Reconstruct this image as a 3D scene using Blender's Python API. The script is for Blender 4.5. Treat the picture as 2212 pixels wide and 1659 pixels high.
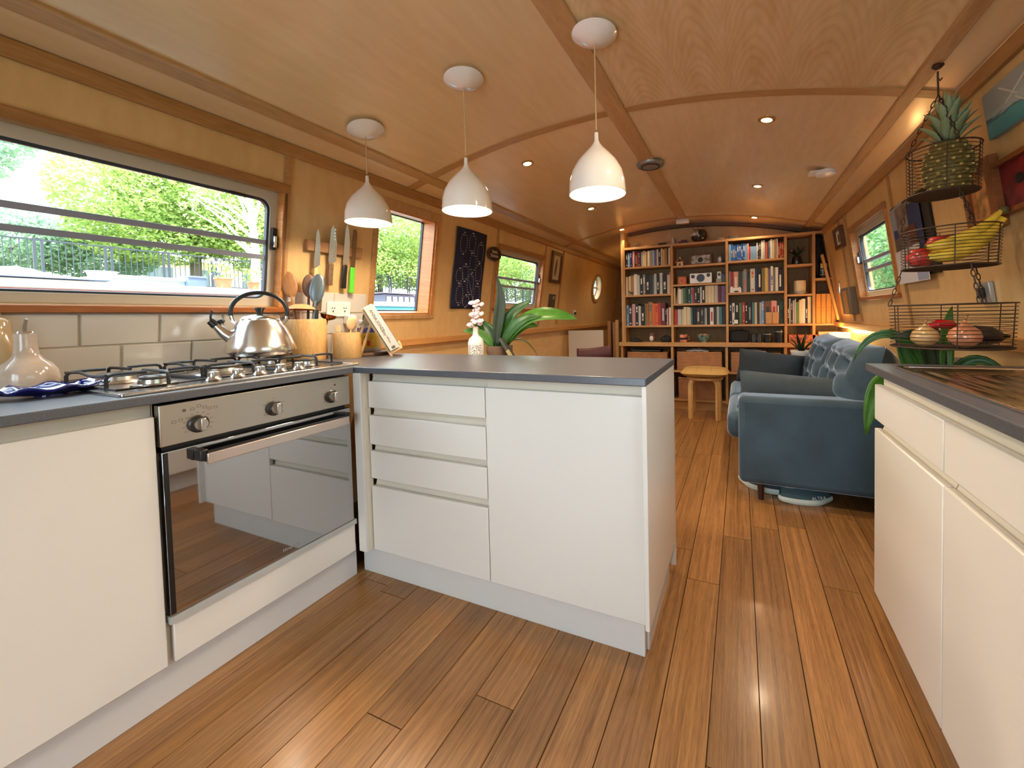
import bpy, math, random
from mathutils import Vector, Matrix
for o in list(bpy.data.objects): bpy.data.objects.remove(o)
SC = bpy.context.scene
C = SC.collection
R = math.radians
# ---------------------------------------------------------------- camera
rx, ry, rz = -0.0339, 0.0226, 0.4061
CAMM = Matrix.Rotation(rz, 3, 'Z') @ Matrix.Rotation(rx, 3, 'X') @ Matrix.Rotation(ry, 3, 'Y')
cam = bpy.data.cameras.new('camera')
camo = bpy.data.objects.new('camera', cam); C.objects.link(camo)
right, fwd, up = CAMM.col[0], CAMM.col[1], CAMM.col[2]
m = Matrix((( right[0], up[0], -fwd[0], 1.4661), (right[1], up[1], -fwd[1], -1.1798), (right[2], up[2], -fwd[2], 1.0929), (0, 0, 0, 1)))
camo.matrix_world = m
cam.sensor_fit = 'HORIZONTAL'; cam.sensor_width = 36
cam.lens = 36 * 873.65 / 2212
cam.shift_x = (1106 - 1223.63) / 2212
cam.shift_y = (713.22 - 829.5) / 2212
cam.clip_start = 0.02; cam.clip_end = 300
SC.camera = camo
# ---------------------------------------------------------------- world, daylight, exposure
W = bpy.data.worlds.new('sky'); SC.world = W; W.use_nodes = True
bg = W.node_tree.nodes['Background']
bg.inputs[0].default_value = (0.86, 0.93, 1.0, 1); bg.inputs[1].default_value = 7.2
SC.view_settings.view_transform = 'Standard'; SC.view_settings.look = 'None'
SC.view_settings.gamma = 1; SC.view_settings.use_curve_mapping = False
SC.view_settings.exposure = 0.5
try:
    SC.cycles.use_denoising = True
    SC.cycles.sample_clamp_indirect = 6
    SC.cycles.max_bounces = 10; SC.cycles.diffuse_bounces = 5; SC.cycles.transparent_max_bounces = 16
    SC.cycles.caustics_reflective = False; SC.cycles.caustics_refractive = False
except Exception: pass
sun = bpy.data.lights.new('sun', 'SUN'); sun.energy = 24; sun.angle = R(2); sun.color = (1, .95, .85)
suno = bpy.data.objects.new('sun', sun); C.objects.link(suno)
suno.rotation_euler = (R(10), R(14), 0)
def portal(name, loc, rot, sx, sy):
    l = bpy.data.lights.new(name, 'AREA'); l.shape = 'RECTANGLE'; l.size = sx; l.size_y = sy
    l.cycles.is_portal = True
    o = bpy.data.objects.new(name, l); C.objects.link(o); o.location = loc; o.rotation_euler = rot
    return o
# light enters by the windows: portals only guide the sampling of the sky
portal('window_portal', (-.72, -.55, 1.45), (0, R(-90), 0), .7, 1.6)
portal('window_portal', (-.72, .9, 1.46), (0, R(-90), 0), .8, .6)
portal('window_portal', (-.72, 2.48, 1.46), (0, R(-90), 0), .7, 1.0)
portal('window_portal', (2.46, 2.25, 1.46), (0, R(90), 0), .7, 1.0)
portal('window_portal', (2.46, -.75, 1.46), (0, R(90), 0), .8, 1.5)
portal('door_portal', (.95, -2.78, 1.15), (R(90), 0, 0), 1.3, 1.9)
# ---------------------------------------------------------------- geometry frames
def zc(x): return 2.155 - (x - .8575) ** 2 / 8.78 + .012 * (.8575 - x)
FL = Matrix(((0, .149, .9888, -.69), (1, 0, 0, 0), (0, .9888, -.149, .905), (0, 0, 0, 1)))
FR = Matrix(((0, -.1411, -.99, 2.38), (-1, 0, 0, 0), (0, .99, -.1411, .96), (0, 0, 0, 1)))
def VL(z): return (z - .905) / .9888
def VR(z): return (z - .96) / .99
def xl(z): return -.69 + (z - .905) * .149 / .9888
def xr(z): return 2.38 - (z - .96) * .1411 / .99
# ---------------------------------------------------------------- materials
def lin(c):
    out = []
    for v in c:
        v = v / 255.0
        out.append(v / 12.92 if v <= .04045 else ((v + .055) / 1.055) ** 2.4)
    return (*out, 1)
MATS = {}
def mat(name, col=(200, 200, 200), rough=.5, metal=0, emit=0, ecol=None, bump=0, bscale=60, var=0, vscale=8, sheen=0, coat=0, spec=.5, trans=0, sub=0):
    if name in MATS: return MATS[name]
    M = bpy.data.materials.new(name); M.use_nodes = True; MATS[name] = M
    nt = M.node_tree; p = nt.nodes['Principled BSDF']
    p.inputs['Base Color'].default_value = lin(col); p.inputs['Roughness'].default_value = rough
    p.inputs['Metallic'].default_value = metal; p.inputs['Specular IOR Level'].default_value = spec
    if sheen: p.inputs['Sheen Weight'].default_value = sheen; p.inputs['Sheen Roughness'].default_value = .35; p.inputs['Sheen Tint'].default_value = (.72, .84, 1, 1)
    if coat: p.inputs['Coat Weight'].default_value = coat; p.inputs['Coat Roughness'].default_value = .08
    if trans: p.inputs['Transmission Weight'].default_value = trans
    if sub:
        p.inputs['Subsurface Weight'].default_value = sub; p.inputs['Subsurface Radius'].default_value = (.01, .01, .01)
    if emit:
        p.inputs['Emission Color'].default_value = lin(ecol or col); p.inputs['Emission Strength'].default_value = emit
    if bump or var:
        tc = nt.nodes.new('ShaderNodeTexCoord')
        if bump:
            n = nt.nodes.new('ShaderNodeTexNoise'); n.inputs['Scale'].default_value = bscale; n.inputs['Detail'].default_value = 3
            b = nt.nodes.new('ShaderNodeBump'); b.inputs['Strength'].default_value = bump; b.inputs['Distance'].default_value = .004
            nt.links.new(tc.outputs['Object'], n.inputs['Vector']); nt.links.new(n.outputs['Fac'], b.inputs['Height'])
            nt.links.new(b.outputs['Normal'], p.inputs['Normal'])
        if var:
            n2 = nt.nodes.new('ShaderNodeTexNoise'); n2.inputs['Scale'].default_value = vscale; n2.inputs['Detail'].default_value = 5
            cr = nt.nodes.new('ShaderNodeValToRGB')
            a = lin([max(0, v * (1 - var)) for v in col]); d = lin([min(255, v * (1 + var)) for v in col])
            cr.color_ramp.elements[0].position = .3; cr.color_ramp.elements[1].position = .7
            cr.color_ramp.elements[0].color = a; cr.color_ramp.elements[1].color = d
            nt.links.new(tc.outputs['Object'], n2.inputs['Vector']); nt.links.new(n2.outputs['Fac'], cr.inputs['Fac'])
            nt.links.new(cr.outputs['Color'], p.inputs['Base Color'])
    return M
def wood(name, c1, c2, scale=(1, 1, 1), rough=.35, fine=1.0, coat=0, arch=None, bump=.05, rnd=0, band=6.0):
    """long-grained timber; `scale` stretches the grain, small along the grain"""
    if name in MATS: return MATS[name]
    M = bpy.data.materials.new(name); M.use_nodes = True; MATS[name] = M
    nt = M.node_tree; N = nt.nodes; L = nt.links; p = N['Principled BSDF']
    p.inputs['Roughness'].default_value = rough
    if coat: p.inputs['Coat Weight'].default_value = coat; p.inputs['Coat Roughness'].default_value = .12
    tc = N.new('ShaderNodeTexCoord'); src = tc.outputs['Object']
    if rnd:
        oi = N.new('ShaderNodeObjectInfo'); mu = N.new('ShaderNodeVectorMath'); mu.operation = 'MULTIPLY_ADD'
        mu.inputs[1].default_value = (0, 0, 0)
        ad = N.new('ShaderNodeVectorMath'); ad.operation = 'SCALE'; ad.inputs[0].default_value = (37., 91., 53.)
        L.new(oi.outputs['Random'], ad.inputs['Scale'])
        ad2 = N.new('ShaderNodeVectorMath'); ad2.operation = 'ADD'; L.new(src, ad2.inputs[0]); L.new(ad.outputs[0], ad2.inputs[1]); src = ad2.outputs[0]
        N.remove(mu)
    mp = N.new('ShaderNodeMapping'); mp.inputs['Scale'].default_value = scale; L.new(src, mp.inputs['Vector'])
    n1 = N.new('ShaderNodeTexNoise'); n1.inputs['Scale'].default_value = band; n1.inputs['Detail'].default_value = 6; n1.inputs['Roughness'].default_value = .62
    n1.inputs['Distortion'].default_value = .6; L.new(mp.outputs[0], n1.inputs['Vector'])
    n2 = N.new('ShaderNodeTexNoise'); n2.inputs['Scale'].default_value = band * 7 * fine; n2.inputs['Detail'].default_value = 3
    L.new(mp.outputs[0], n2.inputs['Vector'])
    mx = N.new('ShaderNodeMath'); mx.operation = 'MULTIPLY_ADD'; mx.inputs[1].default_value = .45
    L.new(n2.outputs['Fac'], mx.inputs[0])
    m2 = N.new('ShaderNodeMath'); m2.operation = 'MULTIPLY'; m2.inputs[1].default_value = .6; L.new(n1.outputs['Fac'], m2.inputs[0]); L.new(m2.outputs[0], mx.inputs[2])
    fac = mx.outputs[0]
    if arch:
        # nested cathedral figures: y - c*u^2 with u repeating across the sheet
        per, cc, fr, amt = arch
        sp = N.new('ShaderNodeSeparateXYZ'); L.new(tc.outputs['Object'], sp.inputs[0])
        def mth(op, a, b=None):
            q = N.new('ShaderNodeMath'); q.operation = op
            for i, v in enumerate((a, b)):
                if v is None: continue
                if isinstance(v, (int, float)): q.inputs[i].default_value = v
                else: L.new(v, q.inputs[i])
            return q.outputs[0]
        nz = N.new('ShaderNodeTexNoise'); nz.inputs['Scale'].default_value = 2.2; nz.inputs['Detail'].default_value = 2; L.new(tc.outputs['Object'], nz.inputs['Vector'])
        xw = mth('ADD', sp.outputs['X'], mth('MULTIPLY', nz.outputs['Fac'], .12))
        u = mth('SUBTRACT', mth('FRACT', mth('DIVIDE', xw, per)), .5)
        au = mth('ABSOLUTE', u)
        f = mth('SUBTRACT', mth('ADD', sp.outputs['Y'], mth('MULTIPLY', nz.outputs['Fac'], .35)), mth('MULTIPLY', mth('POWER', au, 1.6), cc))
        wv = mth('MULTIPLY_ADD', mth('SINE', mth('MULTIPLY', f, fr)), .5); 
        wv = mth('ADD', mth('MULTIPLY', mth('SINE', mth('MULTIPLY', f, fr)), .5), .5)
        wv = mth('POWER', wv, 2.0)
        wv = mth('MULTIPLY', wv, mth('SUBTRACT', 1.0, mth('MULTIPLY', au, 1.2)))
        fac = mth('SUBTRACT', fac, mth('MULTIPLY', wv, amt))
    cr = N.new('ShaderNodeValToRGB'); e = cr.color_ramp.elements
    e[0].position = .32; e[0].color = lin(c1); e[1].position = .7; e[1].color = lin(c2); L.new(fac, cr.inputs['Fac'])
    col = cr.outputs['Color']
    if rnd:
        hs = N.new('ShaderNodeHueSaturation'); 
        mr = N.new('ShaderNodeMapRange'); mr.inputs['To Min'].default_value = 1 - rnd; mr.inputs['To Max'].default_value = 1 + rnd
        L.new(oi.outputs['Random'], mr.inputs['Value']); L.new(mr.outputs[0], hs.inputs['Value']); L.new(col, hs.inputs['Color']); col = hs.outputs['Color']
    L.new(col, p.inputs['Base Color'])
    if bump:
        b = N.new('ShaderNodeBump'); b.inputs['Strength'].default_value = bump; b.inputs['Distance'].default_value = .002
        L.new(fac, b.inputs['Height']); L.new(b.outputs['Normal'], p.inputs['Normal'])
    return M
def glass(name, tint=(245, 252, 255), refl=.35):
    if name in MATS: return MATS[name]
    M = bpy.data.materials.new(name); M.use_nodes = True; MATS[name] = M
    nt = M.node_tree; nt.nodes.clear()
    o = nt.nodes.new('ShaderNodeOutputMaterial'); t = nt.nodes.new('ShaderNodeBsdfTransparent'); g = nt.nodes.new('ShaderNodeBsdfGlossy')
    t.inputs[0].default_value = lin(tint); g.inputs['Roughness'].default_value = .02
    mx = nt.nodes.new('ShaderNodeMixShader'); fr = nt.nodes.new('ShaderNodeFresnel'); fr.inputs[0].default_value = 1.35
    ml = nt.nodes.new('ShaderNodeMath'); ml.operation = 'MULTIPLY'; ml.inputs[1].default_value = refl
    nt.links.new(fr.outputs[0], ml.inputs[0]); nt.links.new(ml.outputs[0], mx.inputs[0]); nt.links.new(t.outputs[0], mx.inputs[1]); nt.links.new(g.outputs[0], mx.inputs[2]); nt.links.new(mx.outputs[0], o.inputs[0])
    return M
def leafmat(name, c1, c2, tr=.35, rough=.5):
    if name in MATS: return MATS[name]
    M = bpy.data.materials.new(name); M.use_nodes = True; MATS[name] = M
    nt = M.node_tree; N = nt.nodes; L = nt.links; p = N['Principled BSDF']; p.inputs['Roughness'].default_value = rough
    tc = N.new('ShaderNodeTexCoord'); n = N.new('ShaderNodeTexNoise'); n.inputs['Scale'].default_value = 1.7; n.inputs['Detail'].default_value = 6; n.inputs['Roughness'].default_value = .8
    L.new(tc.outputs['Object'], n.inputs['Vector']); cr = N.new('ShaderNodeValToRGB'); e = cr.color_ramp.elements
    e[0].position = .35; e[0].color = lin(c1); e[1].position = .65; e[1].color = lin(c2)
    L.new(n.outputs['Fac'], cr.inputs['Fac']); L.new(cr.outputs[0], p.inputs['Base Color'])
    t = N.new('ShaderNodeBsdfTranslucent'); L.new(cr.outputs[0], t.inputs[0]); mx = N.new('ShaderNodeMixShader'); mx.inputs[0].default_value = tr
    o = N['Material Output']; L.new(p.outputs[0], mx.inputs[1]); L.new(t.outputs[0], mx.inputs[2]); L.new(mx.outputs[0], o.inputs[0])
    return M
PLY = wood('wall_ply', (204, 164, 106), (222, 186, 130), (1.2, .35, 1.2), .38, coat=.15, band=3, bump=.02)
PLYC = wood('ceiling_ply', (216, 184, 136), (230, 202, 158), (1.5, .25, 1.5), .3, coat=.3, band=3, bump=.02)
PLYF = wood('ceiling_ply_figured', (204, 170, 120), (232, 204, 162), (1.5, .25, 1.5), .3, coat=.3, arch=(.245, 1.0, 85, .13), band=3, bump=.02)
PLYM = wood('ceiling_ply_mild', (214, 184, 138), (232, 206, 166), (1.5, .25, 1.5), .3, coat=.3, arch=(.245, 1.0, 85, .05), band=3, bump=.02)
TRIM = wood('trim_oak', (162, 122, 76), (196, 156, 106), (6, .6, 6), .4, coat=.1, band=4)
TRIMV = wood('trim_oak_upright', (156, 110, 62), (192, 146, 92), (6, 6, .6), .4, coat=.1, band=4)
REVEAL = wood('reveal_pine', (176, 110, 52), (214, 150, 84), (6, 6, .6), .45, band=4)
SHELFW = wood('shelf_oak', (166, 116, 62), (204, 156, 98), (1, 6, 6), .45, band=4)
SHELFV = wood('shelf_oak_upright', (160, 112, 58), (200, 152, 92), (6, 6, .8), .45, band=4)
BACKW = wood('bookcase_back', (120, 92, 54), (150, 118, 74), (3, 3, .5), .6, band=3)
FLOORW = wood('floor_bamboo', (98, 62, 32), (184, 132, 78), (20, .45, 20), .28, fine=1.8, coat=.12, rnd=.18, band=4.2, bump=.03)
WHITE = mat('cabinet_white', (226, 220, 210), .32, coat=.15)
CHAN = mat('cabinet_channel', (216, 205, 186), .4)
PLINTH = mat('plinth_white', (214, 210, 204), .4)
GREY = mat('worktop_grey', (76, 78, 84), .33, var=.18, vscale=300, spec=.9)
STEEL = mat('brushed_steel', (190, 184, 176), .28, 1)
CHROME = mat('polished_steel', (228, 226, 222), .16, 1)
BLACK = mat('black_iron', (24, 24, 26), .45)
BLKP = mat('black_plastic', (22, 22, 24), .35)
TILE = mat('cream_tile', (208, 200, 188), .12, coat=.3)
GROUT = mat('grout', (196, 184, 166), .8)
ALU = mat('window_aluminium', (196, 186, 168), .45)
GASK = mat('rubber_gasket', (46, 52, 62), .6)
BAR = mat('window_bar', (150, 156, 172), .45)
PANE = glass('window_glass')
PAPER = mat('paper_white', (232, 226, 214), .7)
WPLAS = mat('white_plastic', (236, 232, 226), .3)
# ---------------------------------------------------------------- mesh builder
class B:
    def __init__(s): s.v = []; s.f = []; s.m = []; s.k = 0
    def add(s, vs, fs):
        n = len(s.v); s.v += [tuple(q) for q in vs]; s.f += [tuple(n + i for i in q) for q in fs]; s.m += [s.k] * len(fs); return s
    def mt(s, k): s.k = k; return s
    def box(s, x0, x1, y0, y1, z0, z1):
        return s.add([(x0, y0, z0), (x1, y0, z0), (x1, y1, z0), (x0, y1, z0), (x0, y0, z1), (x1, y0, z1), (x1, y1, z1), (x0, y1, z1)],
                     [(0, 3, 2, 1), (4, 5, 6, 7), (0, 1, 5, 4), (1, 2, 6, 5), (2, 3, 7, 6), (3, 0, 4, 7)])
    def hexa(s, P):
        return s.add(P, [(0, 3, 2, 1), (4, 5, 6, 7), (0, 1, 5, 4), (1, 2, 6, 5), (2, 3, 7, 6), (3, 0, 4, 7)])
    def tube(s, pts, r, n=8, caps=True, closed=False, flat=1.0):
        pts = [Vector(p) for p in pts]; k = len(pts)
        rr = r if isinstance(r, (list, tuple)) else [r] * k
        rings = []; prev = None
        for i, p in enumerate(pts):
            if closed: t = pts[(i + 1) % k] - pts[(i - 1) % k]
            else: t = pts[min(i + 1, k - 1)] - pts[max(i - 1, 0)]
            if t.length < 1e-9: t = Vector((0, 0, 1))
            t.normalize()
            if prev is None:
                a = Vector((0, 0, 1)) if abs(t.z) < .9 else Vector((1, 0, 0))
                u = t.cross(a).normalized()
            else:
                u = (prev - t * prev.dot(t))
                if u.length < 1e-6: u = t.cross(Vector((.3, .5, .8)))
                u.normalize()
            prev = u; w = t.cross(u)
            rings.append([p + (u * math.cos(2 * math.pi * j / n) + w * math.sin(2 * math.pi * j / n) * flat) * rr[i] for j in range(n)])
        vs = [q for g in rings for q in g]; fs = []
        for i in range(k if closed else k - 1):
            a = i * n; b = ((i + 1) % k) * n
            for j in range(n): fs.append((a + j, a + (j + 1) % n, b + (j + 1) % n, b + j))
        if caps and not closed: fs.append(tuple(range(n - 1, -1, -1))); fs.append(tuple((k - 1) * n + j for j in range(n)))
        return s.add(vs, fs)
    def cyl(s, p0, p1, r0, r1=None, n=16, caps=True): return s.tube([p0, p1], [r0, r0 if r1 is None else r1], n, caps)
    def lathe(s, prof, n=24, c=(0, 0, 0), closed=False, ax=None):
        k = len(prof); vs = []; fs = []
        for r, z in prof:
            for j in range(n):
                a = 2 * math.pi * j / n; p = Vector((r * math.cos(a), r * math.sin(a), z))
                if ax is not None: p = ax @ p
                vs.append((c[0] + p[0], c[1] + p[1], c[2] + p[2]))
        for i in range(k if closed else k - 1):
            a = i * n; b = ((i + 1) % k) * n
            for j in range(n): fs.append((a + j, a + (j + 1) % n, b + (j + 1) % n, b + j))
        if not closed:
            if prof[0][0] > 1e-6: fs.append(tuple(range(n - 1, -1, -1)))
            if prof[-1][0] > 1e-6: fs.append(tuple((k - 1) * n + j for j in range(n)))
        return s.add(vs, fs)
    def ell(s, c, a, b, d, nu=16, nv=10, fn=None):
        vs = []; fs = []
        for i in range(nv + 1):
            th = math.pi * i / nv
            for j in range(nu):
                ph = 2 * math.pi * j / nu; p = Vector((math.sin(th) * math.cos(ph), math.sin(th) * math.sin(ph), math.cos(th)))
                q = 1.0 if fn is None else fn(th, ph)
                vs.append((c[0] + a * p.x * q, c[1] + b * p.y * q, c[2] + d * p.z * q))
        for i in range(nv):
            for j in range(nu): fs.append((i * nu + j, (i + 1) * nu + j, (i + 1) * nu + (j + 1) % nu, i * nu + (j + 1) % nu))
        return s.add(vs, fs)
    def prism(s, poly, fn, d0, d1):
        """poly of (a,b); fn(a,b,d)->xyz ; extruded from d0 to d1"""
        n = len(poly); vs = [fn(a, b, d0) for a, b in poly] + [fn(a, b, d1) for a, b in poly]
        fs = [tuple(range(n - 1, -1, -1)), tuple(range(n, 2 * n))] + [(i, (i + 1) % n, n + (i + 1) % n, n + i) for i in range(n)]
        return s.add(vs, fs)
    def ring(s, outer, inner, fn, d0, d1):
        n = len(outer)
        vs = [fn(*p, d0) for p in outer] + [fn(*p, d0) for p in inner] + [fn(*p, d1) for p in outer] + [fn(*p, d1) for p in inner]; fs = []
        for i in range(n):
            j = (i + 1) % n
            fs += [(i, n + i, n + j, j), (2 * n + i, 2 * n + j, 3 * n + j, 3 * n + i), (i, j, 2 * n + j, 2 * n + i), (n + i, 3 * n + i, 3 * n + j, n + j)]
        return s.add(vs, fs)
    def grid(s, nu, nv, fn, cu=False):
        vs = [fn(i, j) for i in range(nu) for j in range(nv)]; fs = []
        for i in range(nu if cu else nu - 1):
            for j in range(nv - 1): fs.append((i * nv + j, ((i + 1) % nu) * nv + j, ((i + 1) % nu) * nv + j + 1, i * nv + j + 1))
        return s.add(vs, fs)
    def xf(s, M, start=0):
        for i in range(start, len(s.v)): s.v[i] = tuple(M @ Vector(s.v[i]))
        return s
    def mesh(s, name, mats, smooth=40):
        me = bpy.data.meshes.new(name); me.from_pydata(s.v, [], s.f)
        for q in (mats if isinstance(mats, (list, tuple)) else [mats]): me.materials.append(q)
        me.polygons.foreach_set('material_index', s.m)
        if smooth:
            me.polygons.foreach_set('use_smooth', [True] * len(s.f)); me.update(); me.set_sharp_from_angle(angle=R(smooth))
        me.update(); return me
    def build(s, name, mats, parent=None, loc=None, M=None, smooth=40, bevel=0, seg=2, solid=0):
        o = bpy.data.objects.new(name, s.mesh(name, mats, smooth)); C.objects.link(o)
        if parent is not None: o.parent = parent
        if M is not None: o.matrix_local = M
        elif loc is not None: o.location = loc
        if solid:
            md = o.modifiers.new('solid', 'SOLIDIFY'); md.thickness = solid; md.offset = 0
        if bevel:
            md = o.modifiers.new('bevel', 'BEVEL'); md.width = bevel; md.segments = seg; md.limit_method = 'ANGLE'; md.angle_limit = R(40)
        return o
def tag(o, label, cat, group=None):
    o['label'] = label; o['category'] = cat
    if group: o['group'] = group
    return o
def thing(name, label, cat, loc=(0, 0, 0), rotz=0, M=None, group=None):
    o = bpy.data.objects.new(name, None); C.objects.link(o); o.empty_display_size = .05
    if M is not None: o.matrix_world = M
    else: o.location = loc; o.rotation_euler = (0, 0, rotz)
    return tag(o, label, cat, group)
def struct(o): o['kind'] = 'structure'; return o
def sempty(name, M=None, loc=(0, 0, 0)):
    o = bpy.data.objects.new(name, None); C.objects.link(o); o.empty_display_size = .05
    if M is not None: o.matrix_world = M
    else: o.location = loc
    o['kind'] = 'structure'; return o
def inst(me, name, parent=None, M=None, loc=None):
    o = bpy.data.objects.new(name, me); C.objects.link(o)
    if parent is not None: o.parent = parent
    if M is not None: o.matrix_local = M
    elif loc is not None: o.location = loc
    return o
def copy_tree(o, parent=None):
    c = o.copy(); C.objects.link(c)
    if parent is not None: c.parent = parent
    for ch in list(o.children): copy_tree(ch, c)
    return c
def rrect(u0, u1, v0, v1, r, n=6):
    P = []
    for cx, cy, a0 in ((u1 - r, v0 + r, -90), (u1 - r, v1 - r, 0), (u0 + r, v1 - r, 90), (u0 + r, v0 + r, 180)):
        for i in range(n + 1):
            a = R(a0 + 90 * i / n); P.append((cx + r * math.cos(a), cy + r * math.sin(a)))
    return P
XYZ = lambda a, b, d: (a, b, d)
def textmesh(s, size, name='lettering', extrude=.0004, spacing=1.0, align='CENTER'):
    cu = bpy.data.curves.new('t', 'FONT'); cu.body = s; cu.size = size; cu.align_x = align; cu.align_y = 'CENTER'; cu.extrude = extrude; cu.space_character = spacing
    cu.resolution_u = 3
    o = bpy.data.objects.new('t', cu); C.objects.link(o)
    dg = bpy.context.evaluated_depsgraph_get(); me = bpy.data.meshes.new_from_object(o.evaluated_get(dg)); me.name = name
    bpy.data.objects.remove(o); bpy.data.curves.remove(cu); return me
def text(s, size, material, name, parent, M, spacing=1.0):
    me = textmesh(s, size, name, spacing=spacing); me.materials.clear(); me.materials.append(material)
    return inst(me, name, parent, M)
def spot(parent, loc, energy, name='lamp_light', kind='POINT', size=.03, col=(1, .8, .58), ang=110, blend=.6):
    l = bpy.data.lights.new(name, kind); l.energy = energy; l.color = col; l.shadow_soft_size = size
    if kind == 'SPOT': l.spot_size = R(ang); l.spot_blend = blend
    o = bpy.data.objects.new(name, l); C.objects.link(o); o.parent = parent; o.location = loc; return o
# ================================================================ THE SHELL
random.seed(4)
floor = struct(B().box(-.74, 2.5, -2.75, 6.6, -.06, -.012).build('floor', wood('floor_under', (70, 38, 16), (110, 66, 30), (8, .5, 8), .5), smooth=0))
def plank_mesh(w, l):
    c = .0012
    P = [(-w/2, 0, -.012), (w/2, 0, -.012), (w/2, l, -.012), (-w/2, l, -.012), (-w/2 + c, c, 0), (w/2 - c, c, 0), (w/2 - c, l - c, 0), (-w/2 + c, l - c, 0)]
    return B().hexa(P).mesh('plank', FLOORW, smooth=0)
PW = .126
PM = {}
for i in range(20):
    x = -.13 + PW * (i + .5); y = -2.74 + random.choice((0, -.35, -.7, -1.05)) + .15 * random.random()
    while y < 3.66:
        l = random.choice((1.1, 1.35, 1.6, 1.85)); y0 = max(y, -2.74); y1 = min(y + l, 3.7)
        if y1 - y0 > .05:
            key = round(y1 - y0, 2)
            if key not in PM: PM[key] = plank_mesh(PW - .0008, key - .0008)
            inst(PM[key], 'plank', floor, loc=(x, y0, 0))
        y += l
# ---- ceiling, one cambered sheet
NX = 48; xa, xb = -.545, 2.262
def cz(i, j):
    x = xa + (xb - xa) * i / NX; y = [-2.75, .9, 3.45, 6.6][j]; return (x, y, zc(x))
ceil = struct(B().grid(NX + 1, 4, lambda i, j: tuple(Vector(cz(i, j)) + Vector((0, 0, .06)))).build('ceiling', PLYC, smooth=60))
for x0, x1 in ((xa, -.36), (-.36, .884), (.884, 2.1), (2.1, xb)):
    for y0, y1 in ((-2.75, -1.63), (-1.63, .895), (.895, 3.43), (3.43, 6.6)):
        k = max(2, int((x1 - x0) / .06)); m_ = PLYC
        if x0 > .8 and x1 < 2.2 and y0 < 3: m_ = PLYF if y0 < .8 else PLYM
        B().grid(k + 1, 2, lambda i, j: (x0 + (x1 - x0) * i / k, (y0, y1)[j], zc(x0 + (x1 - x0) * i / k))).build('panel', m_, ceil, smooth=60)
TN = [0]
def trim(b, m=TRIM, bevel=.003, M=None, smooth=40):
    TN[0] += 1
    return struct(b.build('trim_%d' % TN[0], m, bevel=bevel, M=M, smooth=smooth))
def cstrip(x0, x1, y0, y1, d, n=2):
    b = B(); P = []
    for i in range(n):
        a = x0 + (x1 - x0) * i / n; e = x0 + (x1 - x0) * (i + 1) / n
        b.hexa([(a, y0, zc(a) - d), (e, y0, zc(e) - d), (e, y1, zc(e) - d), (a, y1, zc(a) - d), (a, y0, zc(a) + .01), (e, y0, zc(e) + .01), (e, y1, zc(e) + .01), (a, y1, zc(a) + .01)])
    return b
TRIMC = wood('trim_oak_centre', (176, 134, 84), (202, 162, 112), (6, .6, 6), .4, coat=.1, band=4)
TRIMX = wood('trim_oak_across', (166, 124, 74), (194, 152, 100), (.6, 6, 6), .4, coat=.1, band=4)
trim(cstrip(.835, .933, -2.75, 3.86, .012, 1), TRIMC)
trim(cstrip(-.395, -.33, -2.75, 6.6, .014, 1), TRIM)
trim(cstrip(2.075, 2.122, -2.75, 3.86, .014, 1), TRIM)
def arch(y0, y1, d, x0=-.53, x1=2.25):
    n = 40; b = B()
    for k in range(2):
        pass
    vs = []; fs = []
    for i in range(n + 1):
        x = x0 + (x1 - x0) * i / n; z = zc(x)
        vs += [(x, y0, z - d), (x, y1, z - d), (x, y1, z + .01), (x, y0, z + .01)]
    for i in range(n):
        for k in range(4): fs.append((4*i + k, 4*i + (k + 1) % 4, 4*i + 4 + (k + 1) % 4, 4*i + 4 + k))
    fs += [(0, 3, 2, 1), (4*n, 4*n + 1, 4*n + 2, 4*n + 3)]
    return b.add(vs, fs)
trim(arch(.865, .925, .007), TRIMX, bevel=0)
trim(arch(3.40, 3.46, .007), TRIMX, bevel=0)
trim(arch(-1.66, -1.60, .007), TRIMX, bevel=0)
DKT = wood('trim_dark_arch', (70, 44, 22), (100, 66, 36), (.6, 6, 6), .5, band=4)
trim(arch(3.80, 3.875, .035, .19, 2.25), DKT, bevel=0)
# eaves beads, both sides
trim(B().box(-2.75, 6.6, VL(1.90), VL(1.955), 0, .022), wood('eaves_oak', (150, 104, 56), (182, 136, 82), (.6, 6, 6), .4, band=4), M=FL)
trim(B().box(-3.88, 2.75, VR(1.862), VR(1.915), 0, .022), MATS['eaves_oak'], M=FR)
# ---- side walls with their window openings
def wallcells(us, vs, holes, d):
    b = B()
    us = sorted(set(us)); vs = sorted(set(vs))
    for i in range(len(us) - 1):
        for j in range(len(vs) - 1):
            cu = (us[i] + us[i+1]) / 2; cv = (vs[j] + vs[j+1]) / 2
            if any(h[0] < cu < h[1] and h[2] < cv < h[3] for h in holes): continue
            b.box(us[i], us[i+1], vs[j], vs[j+1], -d, 0)
    return b
H1 = (-1.32, .105, VL(1.172), VL(1.724)); H2 = (.668, 1.176, VL(1.131), VL(1.80)); H3 = (2.03, 2.93, VL(1.19), VL(1.735)); HP = (4.6, 5.08, 0.39, 0.87)
hl = [H1, H2, H3, HP]
wl = wallcells([-2.75, 6.6] + [q for h in hl for q in h[:2]], [-.01, VL(1.985)] + [q for h in hl for q in h[2:]], hl, .09)
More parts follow.
